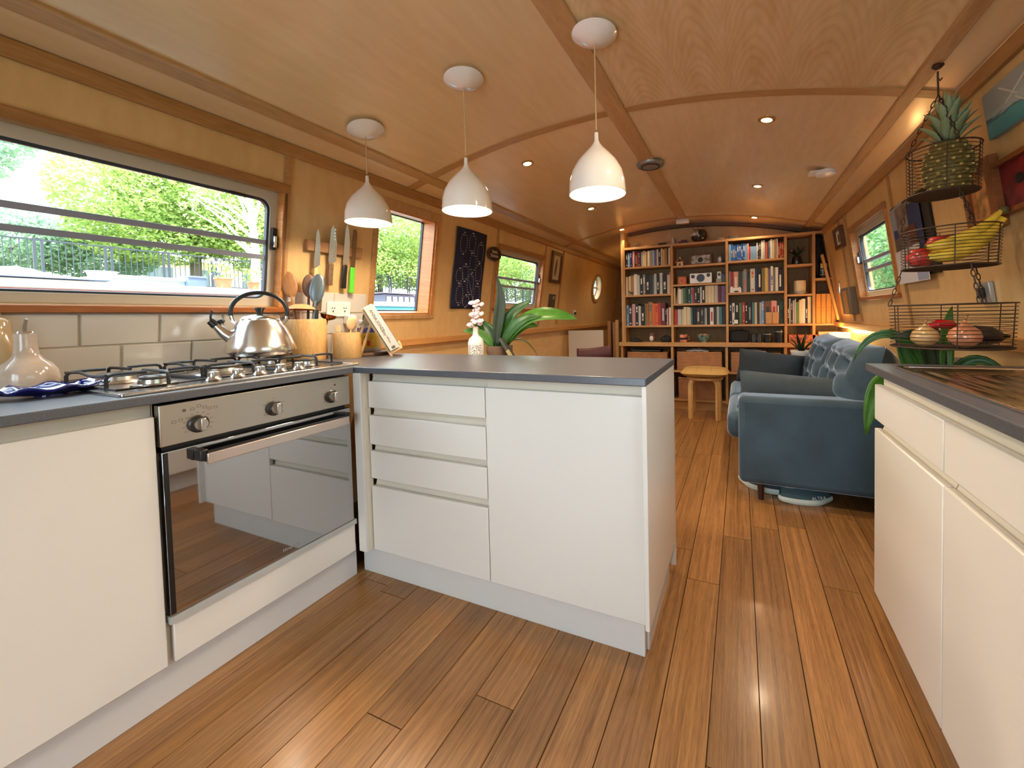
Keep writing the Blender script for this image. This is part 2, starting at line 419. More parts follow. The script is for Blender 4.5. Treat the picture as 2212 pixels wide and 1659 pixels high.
# round port in its square
cu, cv = (HP[0] + HP[1]) / 2, (HP[2] + HP[3]) / 2; pr_ = .185; n = 32
circ = [(cu + pr_ * math.cos(2*math.pi*i/n), cv + pr_ * math.sin(2*math.pi*i/n)) for i in range(n)]
sq = []
for i in range(n):
    a = 2*math.pi*i/n; k = .24 / max(abs(math.cos(a)), abs(math.sin(a))); sq.append((cu + k*math.cos(a), cv + k*math.sin(a)))
wl.ring(sq, circ, XYZ, -.09, 0)
wall_left = struct(wl.build('wall_left', PLY, M=FL, smooth=0))
H4 = (-2.67, -1.85, VR(1.19), VR(1.70)); H5 = (.15, 1.5, VR(1.15), VR(1.72))
hr = [H4, H5]
wall_right = struct(wallcells([-3.95, 2.75] + [q for h in hr for q in h[:2]], [-.01, VR(1.95)] + [q for h in hr for q in h[2:]], hr, .09).build('wall_right', PLY, M=FR, smooth=0))
# hull lining under the gunwales
struct(B().box(-.78, -.705, -2.75, 6.6, -.02, .91).build('wall_left_lower', PLY, smooth=0))
struct(B().box(2.41, 2.49, -2.75, 3.95, -.02, .96).build('wall_right_lower', PLY, smooth=0))
trim(B().box(-.72, -.655, .57, 6.6, .915, .96), wood('gunwale_oak', (176, 122, 66), (206, 154, 92), (6, .6, 6), .4, band=4))
trim(B().box(2.33, 2.43, -2.7, 3.9, .935, .98), MATS['gunwale_oak'])
# cover strips on the walls
for u, w in ((.122, .03), (1.975, .022), (2.965, .022), (3.46, .026), (5.92, .04)):
    trim(B().box(u - w/2, u + w/2, VL(1.0) if u > .2 else VL(1.25), VL(1.925), 0, .012), TRIMV, M=FL, bevel=.002)
for u, w in ((-2.75, .022), (-2.98, .022), (-1.72, .022)):
    trim(B().box(u - w/2, u + w/2, VR(1.0), VR(1.88), 0, .010), TRIMV, M=FR, bevel=.002)
# bulkheads
def bulk(name, x0, x1, y0, y1, m, xs=24):
    b = B(); vs = []; fs = []
    for i in range(xs + 1):
        x = x0 + (x1 - x0) * i / xs
        t = zc(x) + .04
        vs += [(x, y0, -.02), (x, y1, -.02), (x, y1, t), (x, y0, t)]
    for i in range(xs):
        for k in range(4): fs.append((4*i + k, 4*i + (k + 1) % 4, 4*i + 4 + (k + 1) % 4, 4*i + 4 + k))
    fs += [(0, 3, 2, 1), (4*xs, 4*xs + 1, 4*xs + 2, 4*xs + 3)]
    return struct(b.add(vs, fs).build(name, m, smooth=0))
bulk('wall_far', .165, 2.5, 3.88, 3.95, wood('bulkhead_ply', (180, 138, 86), (206, 166, 110), (2, 2, .4), .5, band=3))
bulk('wall_bow', -.78, .165, 6.55, 6.62, PLY, 6)
struct(B().box(.12, .165, 3.70, 6.6, -.02, zc(.15) + .02).build('wall_passage', PLY, smooth=0))
# rear bulkhead with glazed double doors (behind the camera)
bw = B()
for x0, x1, z0, z1 in ((-.78, .30, -.02, 2.2), (1.60, 2.5, -.02, 2.2), (.30, 1.60, 2.0, 2.2), (.30, 1.60, -.02, .12)): bw.box(x0, x1, -2.80, -2.74, z0, z1)
struct(bw.build('wall_back', PLY, smooth=0))
d1 = sempty('door_1', loc=(.95, -2.77, 0))
for k, (xx0, xx1) in enumerate(((-.65, 0), (0, .65))):
    B().ring([(xx0, .12), (xx1, .12), (xx1, 2.0), (xx0, 2.0)], [(xx0 + .06, .2), (xx1 - .06, .2), (xx1 - .06, 1.93), (xx0 + .06, 1.93)], lambda a, b_, d: (a, d, b_), -.02, .02).build('door_frame', TRIMV, d1)
    B().box(xx0 + .06, xx1 - .06, -.003, .003, .2, 1.93).build('pane', PANE, d1)
# ================================================================ WINDOWS
def window(name, F, u0, u1, z0, z1, V, side=1, rec=.035, bars=(.36, .50), latch=True, casing=True):
    """aluminium hopper window: casing boards, rounded frame, gasket, pane and two bars; side=+1 latch at the high-u end"""
    w = sempty(name, M=F); v0, v1 = V(z0), V(z1); h = v1 - v0
    if casing:
        B().box(u0 - .03, u1 + .03, v1, v1 + .042, -.02, .016).build('casing_top', wood('casing_oak', (140, 92, 48), (176, 126, 74), (.6, 6, 6), .4, band=4), w, bevel=.003)
        B().box(u0 - .03, u1 + .03, v0 - .026, v0, -.02, .022).build('sill', wood('sill_red_oak', (138, 74, 34), (178, 110, 58), (.6, 6, 6), .35, band=4), w, bevel=.003)
        for a in (u0 - .0205, u1 - .0015): B().box(a, a + .022, v0, v1, -.08, .012).build('casing_side', REVEAL, w, bevel=.002)
    fr = B().ring(rrect(u0, u1, v0, v1, .012), rrect(u0 + .032, u1 - .032, v0 + .036, v1 - .044, .045), XYZ, -rec - .0185, -rec).build('frame', ALU, w, bevel=.002)
    B().ring(rrect(u0 + .028, u1 - .028, v0 + .033, v1 - .041, .045), rrect(u0 + .042, u1 - .042, v0 + .044, v1 - .056, .04), XYZ, -rec - .026, -rec - .006).build('gasket', GASK, w)
    B().box(u0 + .04, u1 - .04, v0 + .03, v1 - .04, -rec - .018, -rec - .014).build('pane', PANE, w)
    for k in bars:
        B().box(u0 + .045, u1 - .045, v0 + h * k, v0 + h * k + .023, -rec - .035, -rec - .004).build('bar', BAR, w, bevel=.002)
    if latch:
        u = (u1 - .016) if side > 0 else (u0 + .016)
        l = B().box(u - .010, u + .010, v0 + h * .50, v0 + h * .69, -rec, -rec + .014).build('latch', BLKP, w, bevel=.003)
        B().box(u - .007, u + .007, v0 + h * .52, v0 + h * .62, -rec + .014, -rec + .028).build('lever', CHROME, l, bevel=.003)
        for q in (.12, .88):
            B().cyl((u0 + (u1 - u0) * q - .03, v1 - .052, -rec + .002), (u0 + (u1 - u0) * q + .03, v1 - .052, -rec + .002), .008, n=8).build('hinge', BLKP, w)
    return w
window('window_1', FL, -1.32, .105, 1.172, 1.724, VL, bars=(.405, .535))
# rounded gusset where frame and sill meet
window('window_3', FL, 2.03, 2.93, 1.19, 1.735, VL, bars=(.36, .50))
window('window_4', FR, -2.67, -1.85, 1.19, 1.70, VR, side=-1, bars=(.36, .50))
window('window_5', FR, .15, 1.5, 1.15, 1.72, VR, side=-1, bars=(.4, .53))
# side hatch window: deep timber lining, a single pane at the outer face
w2 = sempty('window_2', M=FL); u0, u1, v0, v1 = H2
B().box(u0 - .03, u1 + .04, v1, v1 + .055, -.01, .014).build('casing_top', TRIM, w2, bevel=.003)
B().box(u0 - .03, u1 + .04, v0 - .03, v0, -.01, .014).build('sill', TRIM, w2, bevel=.003)
B().box(u1, u1 + .03, v0, v1, -.01, .014).build('casing_side', REVEAL, w2, bevel=.003)
B().box(u0 - .03, u0, v0, v1, -.01, .014).build('casing_side', TRIMV, w2, bevel=.003)
B().box(u1 - .012, u1, v0, v1, -.13, 0).build('lining', REVEAL, w2)
B().box(u0, u0 + .012, v0, v1, -.13, 0).build('lining', REVEAL, w2)
B().box(u0, u1, v0, v0 + .012, -.13, 0).build('lining', REVEAL, w2)
B().box(u0, u1, v1 - .012, v1, -.13, 0).build('lining', REVEAL, w2)
B().ring(rrect(u0, u1, v0, v1, .001, 1), rrect(u0 + .018, u1 - .018, v0 + .018, v1 - .018, .004, 1), XYZ, -.125, -.105).build('frame', GASK, w2)
B().box(u0 + .012, u1 - .012, v0 + .012, v1 - .012, -.117, -.113).build('pane', PANE, w2)
# porthole
wp = sempty('window_6', M=FL @ Matrix.Translation((cu, cv, 0)))
def circ_(r): return [(r * math.cos(2*math.pi*i/32), r * math.sin(2*math.pi*i/32)) for i in range(32)]
B().ring(circ_(.222), circ_(.178), XYZ, 0, .022).build('ring', TRIM, wp, bevel=.004)
B().ring(circ_(.186), circ_(.180), XYZ, -.09, .0).build('lining', mat('port_lining', (224, 190, 140), .4), wp)
B().ring(circ_(.182), circ_(.160), XYZ, -.085, -.06).build('frame', ALU, wp)
B().prism(circ_(.165), XYZ, -.075, -.071).build('pane', PANE, wp)
B().box(-.18, .18, -.012, .012, -.06, -.045).build('bar', ALU, wp)
# ================================================================ TILES
TM = {}
def tile(u0, u1, z0, z1):
    g = .0022; a, c = u1 - u0 - 2*g, VL(z1) - VL(z0) - 2*g; key = (round(a, 3), round(c, 3))
    if key not in TM:
        e = .003
        TM[key] = B().hexa([(0, 0, 0), (a, 0, 0), (a, c, 0), (0, c, 0), (e, e, .008), (a - e, e, .008), (a - e, c - e, .008), (e, c - e, .008)]).mesh('tile', TILE, smooth=0)
    inst(TM[key], 'tile', wall_left, loc=(u0 + g, VL(z0) + g, .001))
TW = .2125
B().box(-1.5, .625, VL(.905), VL(1.143), 0, .003).build('grout', GROUT, wall_left, smooth=0)
B().box(.14, .625, VL(1.143), VL(1.256), 0, .003).build('grout', GROUT, wall_left, smooth=0)
for r, (z0, z1, off) in enumerate(((1.025, 1.143, -.553), (.907, 1.025, -.448), (1.143, 1.256, -.448))):
    k = -5
    while True:
        a, c = off + TW * k, off + TW * (k + 1); k += 1
        if a > .62: break
        a, c = max(a, -1.5 if r < 2 else .142), min(c, .623)
        if c - a > .03: tile(a, c, z0, z1)
# ================================================================ KITCHEN
def part(b, name, mats, root, **kw):
    """a part built in room coordinates under a root that only has a location"""
    loc = -root.location if root.parent is None else Vector((0, 0, 0))
    return b.build(name, mats, root, loc=loc, **kw)
ZT, ZB = .9052, .8796
# worktops
t = B().box(-.70, .0, -1.95, .0, ZB, ZT).build('worktop', GREY, bevel=.003)
tag(t, 'dark grey laminate worktop along the left wall under the hob', 'worktop')
t = B().box(-.70, 1.209, .0006, .5616, ZB, ZT).build('worktop', GREY, bevel=.003)
tag(t, 'dark grey laminate worktop of the peninsula, jutting into the room', 'worktop')
t = B().box(1.869, 2.40, -1.95, .538, ZB, ZT).build('worktop', GREY, bevel=.003)
tag(t, 'dark grey laminate worktop on the right, around the sink', 'worktop')
# plinths
struct(B().box(-.09, -.066, -1.9, .03, 0, .135).build('baseboard_left', PLINTH, bevel=.0015))
struct(B().box(-.062, 1.180, .063, .085, 0, .135).build('baseboard_peninsula', PLINTH, bevel=.0015))
struct(B().box(1.165, 1.187, .095, .50, 0, .135).build('baseboard_peninsula_end', PLINTH, bevel=.0015))
struct(B().box(1.945, 1.967, -1.9, .45, 0, .14).build('baseboard_right', PLINTH, bevel=.0015))
# left run, cabinet beside the oven
def left_cab(y0, y1, label):
    c = thing('base_cabinet', label, 'cabinet', (-.3, (y0 + y1) / 2, .13))
    part(B().box(-.66, -.056, y0, y1, .135, ZB), 'body', CHAN, c)
    part(B().box(-.0426, -.0246, y0 + .0015, y1 - .0015, .13, .8408), 'door', WHITE, c, bevel=.0025)
    part(B().box(-.056, -.050, y0, y1, .825, ZB), 'handle_channel', CHAN, c)
left_cab(-1.212, -.610, 'white handleless base cabinet left of the oven')
left_cab(-1.816, -1.214, 'white handleless base cabinet at the far left end of the left run')
# oven housing with white panel below
c = thing('oven_housing', 'white cabinet housing the oven, with low white panel beneath it', 'cabinet', (-.3, -.3, .13))
hb = B()
hb.box(-.66, -.05, -.608, -.606, .135, ZB).box(-.66, -.05, -.008, -.006, .135, ZB).box(-.66, -.052, -.606, -.008, .135, .262)
part(hb, 'body', CHAN, c)
part(B().box(-.0426, -.0246, -.596, -.004, .13, .2457), 'front_panel', WHITE, c, bevel=.0025)
part(B().box(-.05, -.0137, -.6055, -.004, .2480, .268), 'shelf_rail', mat('rail_grey', (176, 176, 172), .4), c)
# oven
ov = thing('built_in_oven', 'built-in steel oven with black glass door and three knobs', 'oven', (-.3, -.3, .27))
OVG = mat('oven_glass', (14, 15, 17), .03, spec=.9, coat=.3)
OVG.node_tree.nodes['Principled BSDF'].inputs['IOR'].default_value = 3.0
part(B().box(-.60, -.04, -.595, -.02, .27, .865), 'body', BLACK, ov)
part(B().box(-.04, -.0137, -.6063, -.0126, .7534, .8706), 'control_panel', mat('oven_steel', (186, 178, 166), .33, 1), ov, bevel=.002)
od = part(B().box(-.045, -.0145, -.6045, -.0140, .2705, .738), 'door', OVG, ov, bevel=.002)
part(B().box(-.0145, -.0140, -.604, -.592, .275, .735), 'door_edge', BLKP, od)
hd = part(B().box(.024, .034, -.522, -.055, .684, .716), 'handle', mat('handle_steel', (206, 192, 182), .32, .9), od, bevel=.002)
part(B().box(.012, .024, -.522, -.055, .690, .720), 'handle_back', BLKP, hd)
for yy in (-.535, -.062): part(B().box(-.014, .024, yy, yy + .02, .694, .727), 'bracket', BLKP, hd, bevel=.003)
MARK = mat('print_grey', (92, 84, 76), .6)
for k, yy in enumerate((-.520, -.308, -.095)):
    kn = part(B().lathe([(.0255, 0), (.0255, .006), (.022, .009), (0, .009)], 28, (-.0137, yy, .800), ax=Matrix.Rotation(R(90), 3, 'Y')), 'knob', mat('knob_bezel', (70, 68, 66), .3, .8), ov)
    part(B().lathe([(.0175, .008), (.0165, .020), (0, .020)], 24, (-.0137, yy, .800), ax=Matrix.Rotation(R(90), 3, 'Y')), 'hub', STEEL, kn)
    part(B().box(.004, .020, yy - .0065, yy + .0065, .782, .8185), 'grip', STEEL, kn, bevel=.002)
    b = B()
    for q in range(11 if k == 0 else 5):
        a = R(-120 + 240 * q / (10 if k == 0 else 4)) + R(90); r = .034
        cy_, cz_ = yy + r * math.cos(a), .800 + r * math.sin(a)
        b.box(-.0136, -.0134, cy_ - .0035, cy_ + .0035, cz_ - .0006, cz_ + .0006)
    if k == 0:
        for (dy, dz) in ((-.055, .018), (-.04, .020), (-.012, .046), (.004, .052), (.018, .046), (.03, .040), (.045, .040)):
            b.ring(rrect(yy + dy - .005, yy + dy + .005, .800 + dz - .004, .800 + dz + .004, .001, 1), rrect(yy + dy - .004, yy + dy + .004, .800 + dz - .003, .800 + dz + .003, .001, 1), lambda a_, b_, d: (d, a_, b_), -.0136, -.0134)
    part(b, 'dial_markings', MARK, ov, smooth=0)
part(B().cyl((-.0137, -.551, .846), (-.0128, -.551, .846), .0045, n=12), 'emblem', MARK, ov)
part(B().cyl((-.0137, -.078, .843), (-.0120, -.078, .843), .0035, n=12), 'indicator', mat('lamp_off', (90, 40, 30), .3), ov)
text('Hotpoint', .016, mat('print_light', (150, 146, 140), .6), 'lettering', ov, Matrix.Translation(Vector((-.0142, -.27, .292)) - ov.location) @ Matrix(((0, 0, 1), (1, 0, 0), (0, 1, 0))).to_4x4())
# corner post
cp = thing('corner_post', 'narrow white corner post between oven and drawers', 'cabinet', (0, .02, .13))
part(B().box(-.012, .030, .002, .016, .128, ZB), 'filler', WHITE, cp, bevel=.0015)
part(B().box(.012, .030, .016, .05, .128, ZB), 'return_panel', mat('post_cream', (226, 216, 196), .4), cp, bevel=.0015)
# peninsula: four-drawer unit
YF = .0337
c = thing('drawer_unit', 'white four-drawer unit of the peninsula, beside the corner post', 'cabinet', (.32, .28, .13))
part(B().box(.035, .6177, .062, .55, .135, ZB), 'body', CHAN, c)
for z0, z1 in ((.731, .8425), (.5765, .699), (.433, .549), (.127, .400)):
    part(B().box(.036, .6165, YF, YF + .019, z0, z1), 'drawer', WHITE, c, bevel=.0025)
    part(B().hexa([(.036, YF + .019, z1 - .022), (.6165, YF + .019, z1 - .022), (.6165, .062, z1 - .022), (.036, .062, z1 - .022),
                   (.036, YF + .019, z1 - .012), (.6165, YF + .019, z1 - .012), (.6165, .062, z1 + .012), (.036, .062, z1 + .012)]), 'finger_groove', CHAN, c)
part(B().box(-.60, .618, .550, .5605, .02, ZB), 'back_panel', WHITE, c, bevel=.0015)
c = thing('base_cabinet', 'white wide-door base cabinet at the open end of the peninsula', 'cabinet', (.9, .28, .13))
part(B().box(.6195, 1.192, .062, .55, .135, ZB), 'body', CHAN, c)
part(B().box(.6195, 1.1915, YF, YF + .019, .127, .8425), 'door', WHITE, c, bevel=.0025)
part(B().box(1.1935, 1.2075, .010, .555, .128, ZB), 'end_panel', WHITE, c, bevel=.0015)
part(B().box(.6195, 1.192, .052, .062, .83, ZB), 'handle_channel', CHAN, c)
part(B().box(.619, 1.2075, .550, .5605, .02, ZB), 'back_panel', WHITE, c, bevel=.0015)
# right run
XF = 1.8804
def right_cab(y0, y1, label):
    c = thing('base_cabinet', label, 'cabinet', (2.1, (y0 + y1) / 2, .13))
    part(B().box(1.912, 2.37, y0, y1, .135, ZB), 'body', CHAN, c)
    part(B().box(XF, XF + .019, y0 + .002, y1 - .002, .725, .8425), 'drawer', WHITE, c, bevel=.0025)
    part(B().box(XF, XF + .019, y0 + .002, y1 - .002, .130, .695), 'door', WHITE, c, bevel=.0025)
    part(B().box(1.906, 1.912, y0, y1, .83, ZB), 'handle_channel', CHAN, c)
    part(B().hexa([(XF + .019, y0 + .002, .672), (1.912, y0 + .002, .672), (1.912, y1 - .002, .672), (XF + .019, y1 - .002, .672),
                   (XF + .019, y0 + .002, .683), (1.912, y0 + .002, .715), (1.912, y1 - .002, .715), (XF + .019, y1 - .002, .683)]), 'finger_groove', CHAN, c)
right_cab(-.031, .473, 'white drawer-and-door base cabinet nearest the sofa, right worktop')
right_cab(-.64, -.0315, 'white drawer-and-door base cabinet second from the sofa, right worktop')
right_cab(-1.25, -.641, 'white drawer-and-door base cabinet third from the sofa, right worktop')
# sink with drainer
s = thing('sink', 'stainless steel inset sink with ridged drainer on right worktop', 'sink', (2.1, -.05, ZT))
SINKM = mat('sink_steel', (176, 166, 156), .16, 1)
part(B().ring(rrect(1.918, 2.335, -.56, .425, .02), rrect(1.934, 2.319, -.544, .409, .02), XYZ, ZT, ZT + .006), 'rim', CHROME, s, bevel=.002)
def dr(i, j):
    x = 1.934 + .385 * i / 60; y = -.544 + .953 * j / 40
    z = ZT + .004
    e = min(x - 1.934, 2.319 - x, .409 - y, y + .544)
    z -= .003 * min(1, max(0, e / .03))
    if .03 < x - 1.934 < .355 and y > -.10 and y < .37 - .10 * abs(math.sin((x - 1.934) * 9)):
        z += .0022 * (1 + math.cos(2 * math.pi * (x - 1.934) / .042))
    return (x, y, z)
part(B().grid(61, 41, dr), 'drainer', SINKM, s, smooth=60)
# ---- gas hob
hob = thing('gas_hob', 'stainless steel five-burner gas hob set in left worktop', 'hob', (-.29, -.30, ZT))
part(B().ring(rrect(-.535, -.035, -.672, .062, .012), rrect(-.515, -.055, -.652, .042, .012), XYZ, ZT, ZT + .009).box(-.516, -.054, -.653, .043, ZT, ZT + .005), 'plate', mat('hob_steel', (200, 196, 192), .2, 1), hob, bevel=.002)
ZH = ZT + .006
for (x, y, r) in ((-.185, -.545, .036), (-.42, -.545, .05), (-.33, -.30, .062), (-.20, -.055, .030), (-.42, -.06, .045)):
    bu = part(B().lathe([(r * 1.5, 0), (r * 1.45, .006), (r * 1.05, .008), (r, .02), (r * .9, .022), (0, .022)], 24, (x, y, ZH)), 'burner', STEEL, hob)
    part(B().lathe([(r * .95, .0222), (r * .98, .028), (r * .8, .031), (0, .032)], 24, (x, y, ZH)), 'burner_cap', mat('burner_cap', (104, 98, 90), .5, .6), bu)
for (y0, y1) in ((-.648, -.425), (-.415, -.190), (-.180, .040)):
    g = B(); x0, x1 = -.508, -.125; zb = ZH + .004; zt = ZH + .043; ym = (y0 + y1) / 2
    g.tube([(x0, y0, zb), (x1, y0, zb), (x1, y1, zb), (x0, y1, zb)], .004, 6, closed=True)
    for (sx, sy, dx, dy) in ((x0 + .06, y0, 0, 1), (x0 + .06, y1, 0, -1), (x1 - .06, y0, 0, 1), (x1 - .06, y1, 0, -1), (x0, ym, 1, 0), (x1, ym, -1, 0)):
        ln = .085 if dx == 0 else .15
        P = [(sx, sy, zb), (sx, sy, zt - .012), (sx + dx * .004, sy + dy * .004, zt - .004), (sx + dx * .014, sy + dy * .014, zt), (sx + dx * ln * .55, sy + dy * ln * .55, zt + .001), (sx + dx * ln, sy + dy * ln, zt)]
        g.tube(P, .0048, 6)
    g.tube([(x0 + .06, y0, zt), (x0 + .14, y0 + .006, zt + .002), (x0 + .20, y0 + .006, zt - .006), (x1 - .12, y0 + .006, zt - .006), (x1 - .06, y0, zt)], .0042, 6)
    part(g, 'pan_support', BLACK, hob)
for k in range(5):
    y = -.445 + .068 * k; x = -.078
    kb = part(B().lathe([(.019, 0), (.021, .004), (.016, .012), (.0145, .024), (.015, .026), (0, .026)], 16, (x, y, ZH + .003)), 'knob', STEEL, hob)
    part(B().box(x - .016, x + .016, y - .008, y + .008, ZH + .016, ZH + .032), 'grip', STEEL, kb, bevel=.002)
    part(B().cyl((x, y, ZH - .001), (x, y, ZH + .003), .015, n=16), 'collar', BLKP, kb)
# ---- kettle
ZK = ZH + .044
KX, KY = -.44, -.095
kt = thing('kettle', 'polished steel stovetop kettle with black arched handle on the hob', 'kettle', (KX, KY, ZK))
def kp(b, name, m_, root=None, **kw): return b.build(name, m_, root or kt, **kw)
KST = mat('kettle_steel', (232, 230, 226), .22, 1)
body = kp(B().lathe([(0, 0), (.098, 0), (.108, .004), (.112, .012), (.126, .018), (.128, .026), (.120, .05), (.108, .085), (.093, .12), (.078, .145), (.072, .152), (0, .153)], 40), 'body', KST)
lid = kp(B().lathe([(.072, .150), (.071, .158), (.058, .168), (.03, .175), (0, .177)], 32), 'lid', KST)
kp(B().lathe([(.010, .175), (.012, .186), (.016, .196), (.020, .202), (.019, .206), (0, .207)], 20), 'lid_knob', BLKP, lid)
# handle arches along the photograph's width; spout to the left
dv = Vector((.49, .87, 0)).normalized()
ha = [dv * (.098 * math.cos(R(a))) + Vector((0, 0, .185 + .085 * math.sin(R(a)))) for a in range(-12, 193, 8)]
hh = kp(B().tube(ha, .0085, 10), 'handle', BLKP)
for sg in (1, -1):
    kp(B().tube([dv * (.097 * sg) + Vector((0, 0, .172)), dv * (.092 * sg) + Vector((0, 0, .150)), dv * (.078 * sg) + Vector((0, 0, .135))], [.007, .007, .008], 8), 'handle_bracket', CHROME, hh)
sp0 = -dv
kp(B().tube([sp0 * .085 + Vector((0, 0, .07)), sp0 * .12 + Vector((0, 0, .100)), sp0 * .150 + Vector((0, 0, .138))], [.030, .023, .015], 16), 'spout', CHROME)
wv = kp(B().tube([sp0 * .145 + Vector((0, 0, .132)), sp0 * .163 + Vector((0, 0, .153))], [.018, .014], 12), 'whistle', BLKP)
kp(B().tube([sp0 * .160 + Vector((0, 0, .150)), sp0 * .161 + Vector((0, 0, .172)), sp0 * .154 + Vector((0, 0, .190)), sp0 * .159 + Vector((0, 0, .195))], [.005, .004, .004, .003], 8), 'whistle_lever', BLKP, wv)
kp(B().ell((sp0.x * .128, sp0.y * .128, .150), .012, .012, .010), 'whistle_hinge', BLKP, wv)
# ---- things along the back of the left worktop
LWOOD = wood('pot_wood', (186, 138, 78), (222, 176, 112), (4, 4, 1.2), .5, band=5)
SPOON = wood('spoon_wood', (134, 88, 46), (176, 124, 72), (5, 5, 1), .5, band=5)
SPOOND = wood('spoon_dark', (84, 60, 44), (124, 94, 70), (5, 5, 1), .5, band=5)
PX, PY = -.55, .175
pt = thing('utensil_pot', 'large pale wooden utensil pot behind the kettle', 'pot', (PX, PY, ZT))
B().lathe([(0, 0), (.092, 0), (.093, .004), (.094, .20), (.092, .203), (.086, .203), (.084, .02), (0, .02)], 40).build('body', LWOOD, pt)
B().box(-.02, .02, -.0005, .0005, 0, .006).box(-.012, .012, -.0005, .0005, .008, .012).box(-.006, .006, -.0005, .0005, .014, .017).box(-.001, .001, -.0005, .0005, .018, .03).build('stamp', mat('burnt_stamp', (110, 72, 36), .7), pt, M=Matrix.Rotation(R(-30), 4, 'Z') @ Matrix.Translation((.035, -.0945, .12)) , smooth=0)
E2 = Vector((.62, .785, 0)).normalized(); DEP = Vector((-E2.y, E2.x, 0))
def utensil(name, label, base, foot, tip, rad, m1, headm=None, kind='spoon', hw=.028, hl=.07, cat='utensil'):
    """handle from foot to tip plus a head beyond it; offsets are (across, depth, up) from the pot's base"""
    P = lambda q: E2 * q[0] + DEP * q[1] + Vector((0, 0, q[2]))
    f, t_ = P(foot), P(tip); d = (t_ - f).normalized()
    u = thing(name, label, cat, base + f)
    B().tube([Vector((0, 0, 0)), (t_ - f) * .5, t_ - f], [rad * .9, rad, rad * .8], 8).build('handle', m1, u)
    c = (t_ - f) + d * hl * .45; side = (E2 - d * E2.dot(d)).normalized(); nrm = d.cross(side)
    Mx = Matrix((( side.x, nrm.x, d.x, c.x), (side.y, nrm.y, d.y, c.y), (side.z, nrm.z, d.z, c.z), (0, 0, 0, 1)))
    b = B()
    if kind == 'spoon':
        b.ell((0, 0, 0), hw, .009, hl * .6, 16, 10)
    elif kind == 'bowl':
        b.lathe([(hw * .2, -hw * .75), (hw * .8, -hw * .45), (hw, 0), (hw * .97, .001), (hw * .75, -hw * .42), (hw * .15, -hw * .70)], 20)
    elif kind == 'flat':
        b.box(-hw, hw, -.002, .002, -hl * .5, hl * .5)
    elif kind == 'cap':
        b.lathe([(0, .022), (hw * .5, .018), (hw * .85, .006), (hw, -.006), (hw * .96, -.008), (hw * .8, .002), (0, .014)], 24)
    elif kind == 'brush':
        b.lathe([(.006, -hl * .5), (.010, -hl * .2), (.016, hl * .3), (.012, hl * .5), (0, hl * .52)], 12)
    b.build('head', headm or m1, u, M=Mx, bevel=.001 if kind == 'flat' else 0)
    return u
bp = Vector((PX, PY, ZT))
utensil('wooden_spoon', 'tall brown wooden spoon, leftmost in the large utensil pot', bp, (-.02, .0, .022), (-.055, .02, .33), .007, SPOON, hw=.034, hl=.11)
utensil('wooden_spoon', 'dark wooden spoon with pale rim in the large utensil pot', bp, (.0, .03, .022), (.018, .04, .33), .007, SPOOND, hw=.030, hl=.10)
utensil('ladle', 'grey-blue ladle leaning right in the large utensil pot', bp, (.01, -.02, .022), (.05, .0, .30), .008, mat('ladle_grey', (96, 108, 114), .3, .5), kind='spoon', hw=.034, hl=.13)
utensil('turner', 'orange-topped white domed spatula in the large utensil pot', bp, (-.02, -.03, .022), (-.012, -.02, .245), .008, mat('pink_handle', (226, 176, 150), .5), mat('orange_silicone', (238, 158, 106), .4), kind='cap', hw=.062, hl=.03)
utensil('fish_slice', 'black-handled slotted turner at the back of the large utensil pot', bp, (.03, .0, .022), (.052, .01, .25), .011, BLKP, SPOOND, kind='flat', hw=.02, hl=.12)
utensil('wooden_spoon', 'brown wooden spatula with tilted blade, low left in large utensil pot', bp, (-.04, .03, .022), (-.075, .04, .22), .007, SPOON, kind='flat', hw=.03, hl=.075)
utensil('measuring_cup', 'copper measuring cup tipped over right edge of large utensil pot', bp, (.05, .02, .022), (.098, .02, .205), .006, mat('copper', (176, 112, 70), .25, 1), kind='bowl', hw=.040, hl=.045, cat='cup')
SX, SY = -.40, .29
pt = thing('utensil_pot', 'small pale wooden utensil pot in the worktop corner', 'pot', (SX, SY, ZT))
B().lathe([(0, 0), (.064, 0), (.0655, .003), (.0655, .128), (.064, .131), (.058, .131), (.056, .015), (0, .015)], 36).build('body', LWOOD, pt)
bp = Vector((SX, SY, ZT))
PALE = wood('spoon_pale', (206, 164, 108), (232, 196, 146), (5, 5, 1), .5, band=5)
utensil('wooden_spoon', 'pale wooden spoon with round bowl in the small utensil pot', bp, (.0, .02, .017), (.02, .03, .150), .005, PALE, hw=.026, hl=.055)
utensil('wooden_spatula', 'short pale wooden spatula leaning left in small utensil pot', bp, (.0, -.01, .017), (-.035, -.01, .140), .006, PALE, kind='flat', hw=.012, hl=.03)
utensil('pastry_brush', 'black-bristled pastry brush leaning right in small utensil pot', bp, (.01, .0, .017), (.080, .01, .195), .004, SPOON, BLKP, kind='brush', hl=.055)
utensil('wooden_ladle', 'grey-brown wooden ladle handle leaning far right in small utensil pot', bp, (.02, -.02, .017), (.075, -.02, .155), .008, wood('grey_wood', (140, 120, 92), (176, 154, 122), (5, 5, 1), .6), kind='flat', hw=.012, hl=.06)
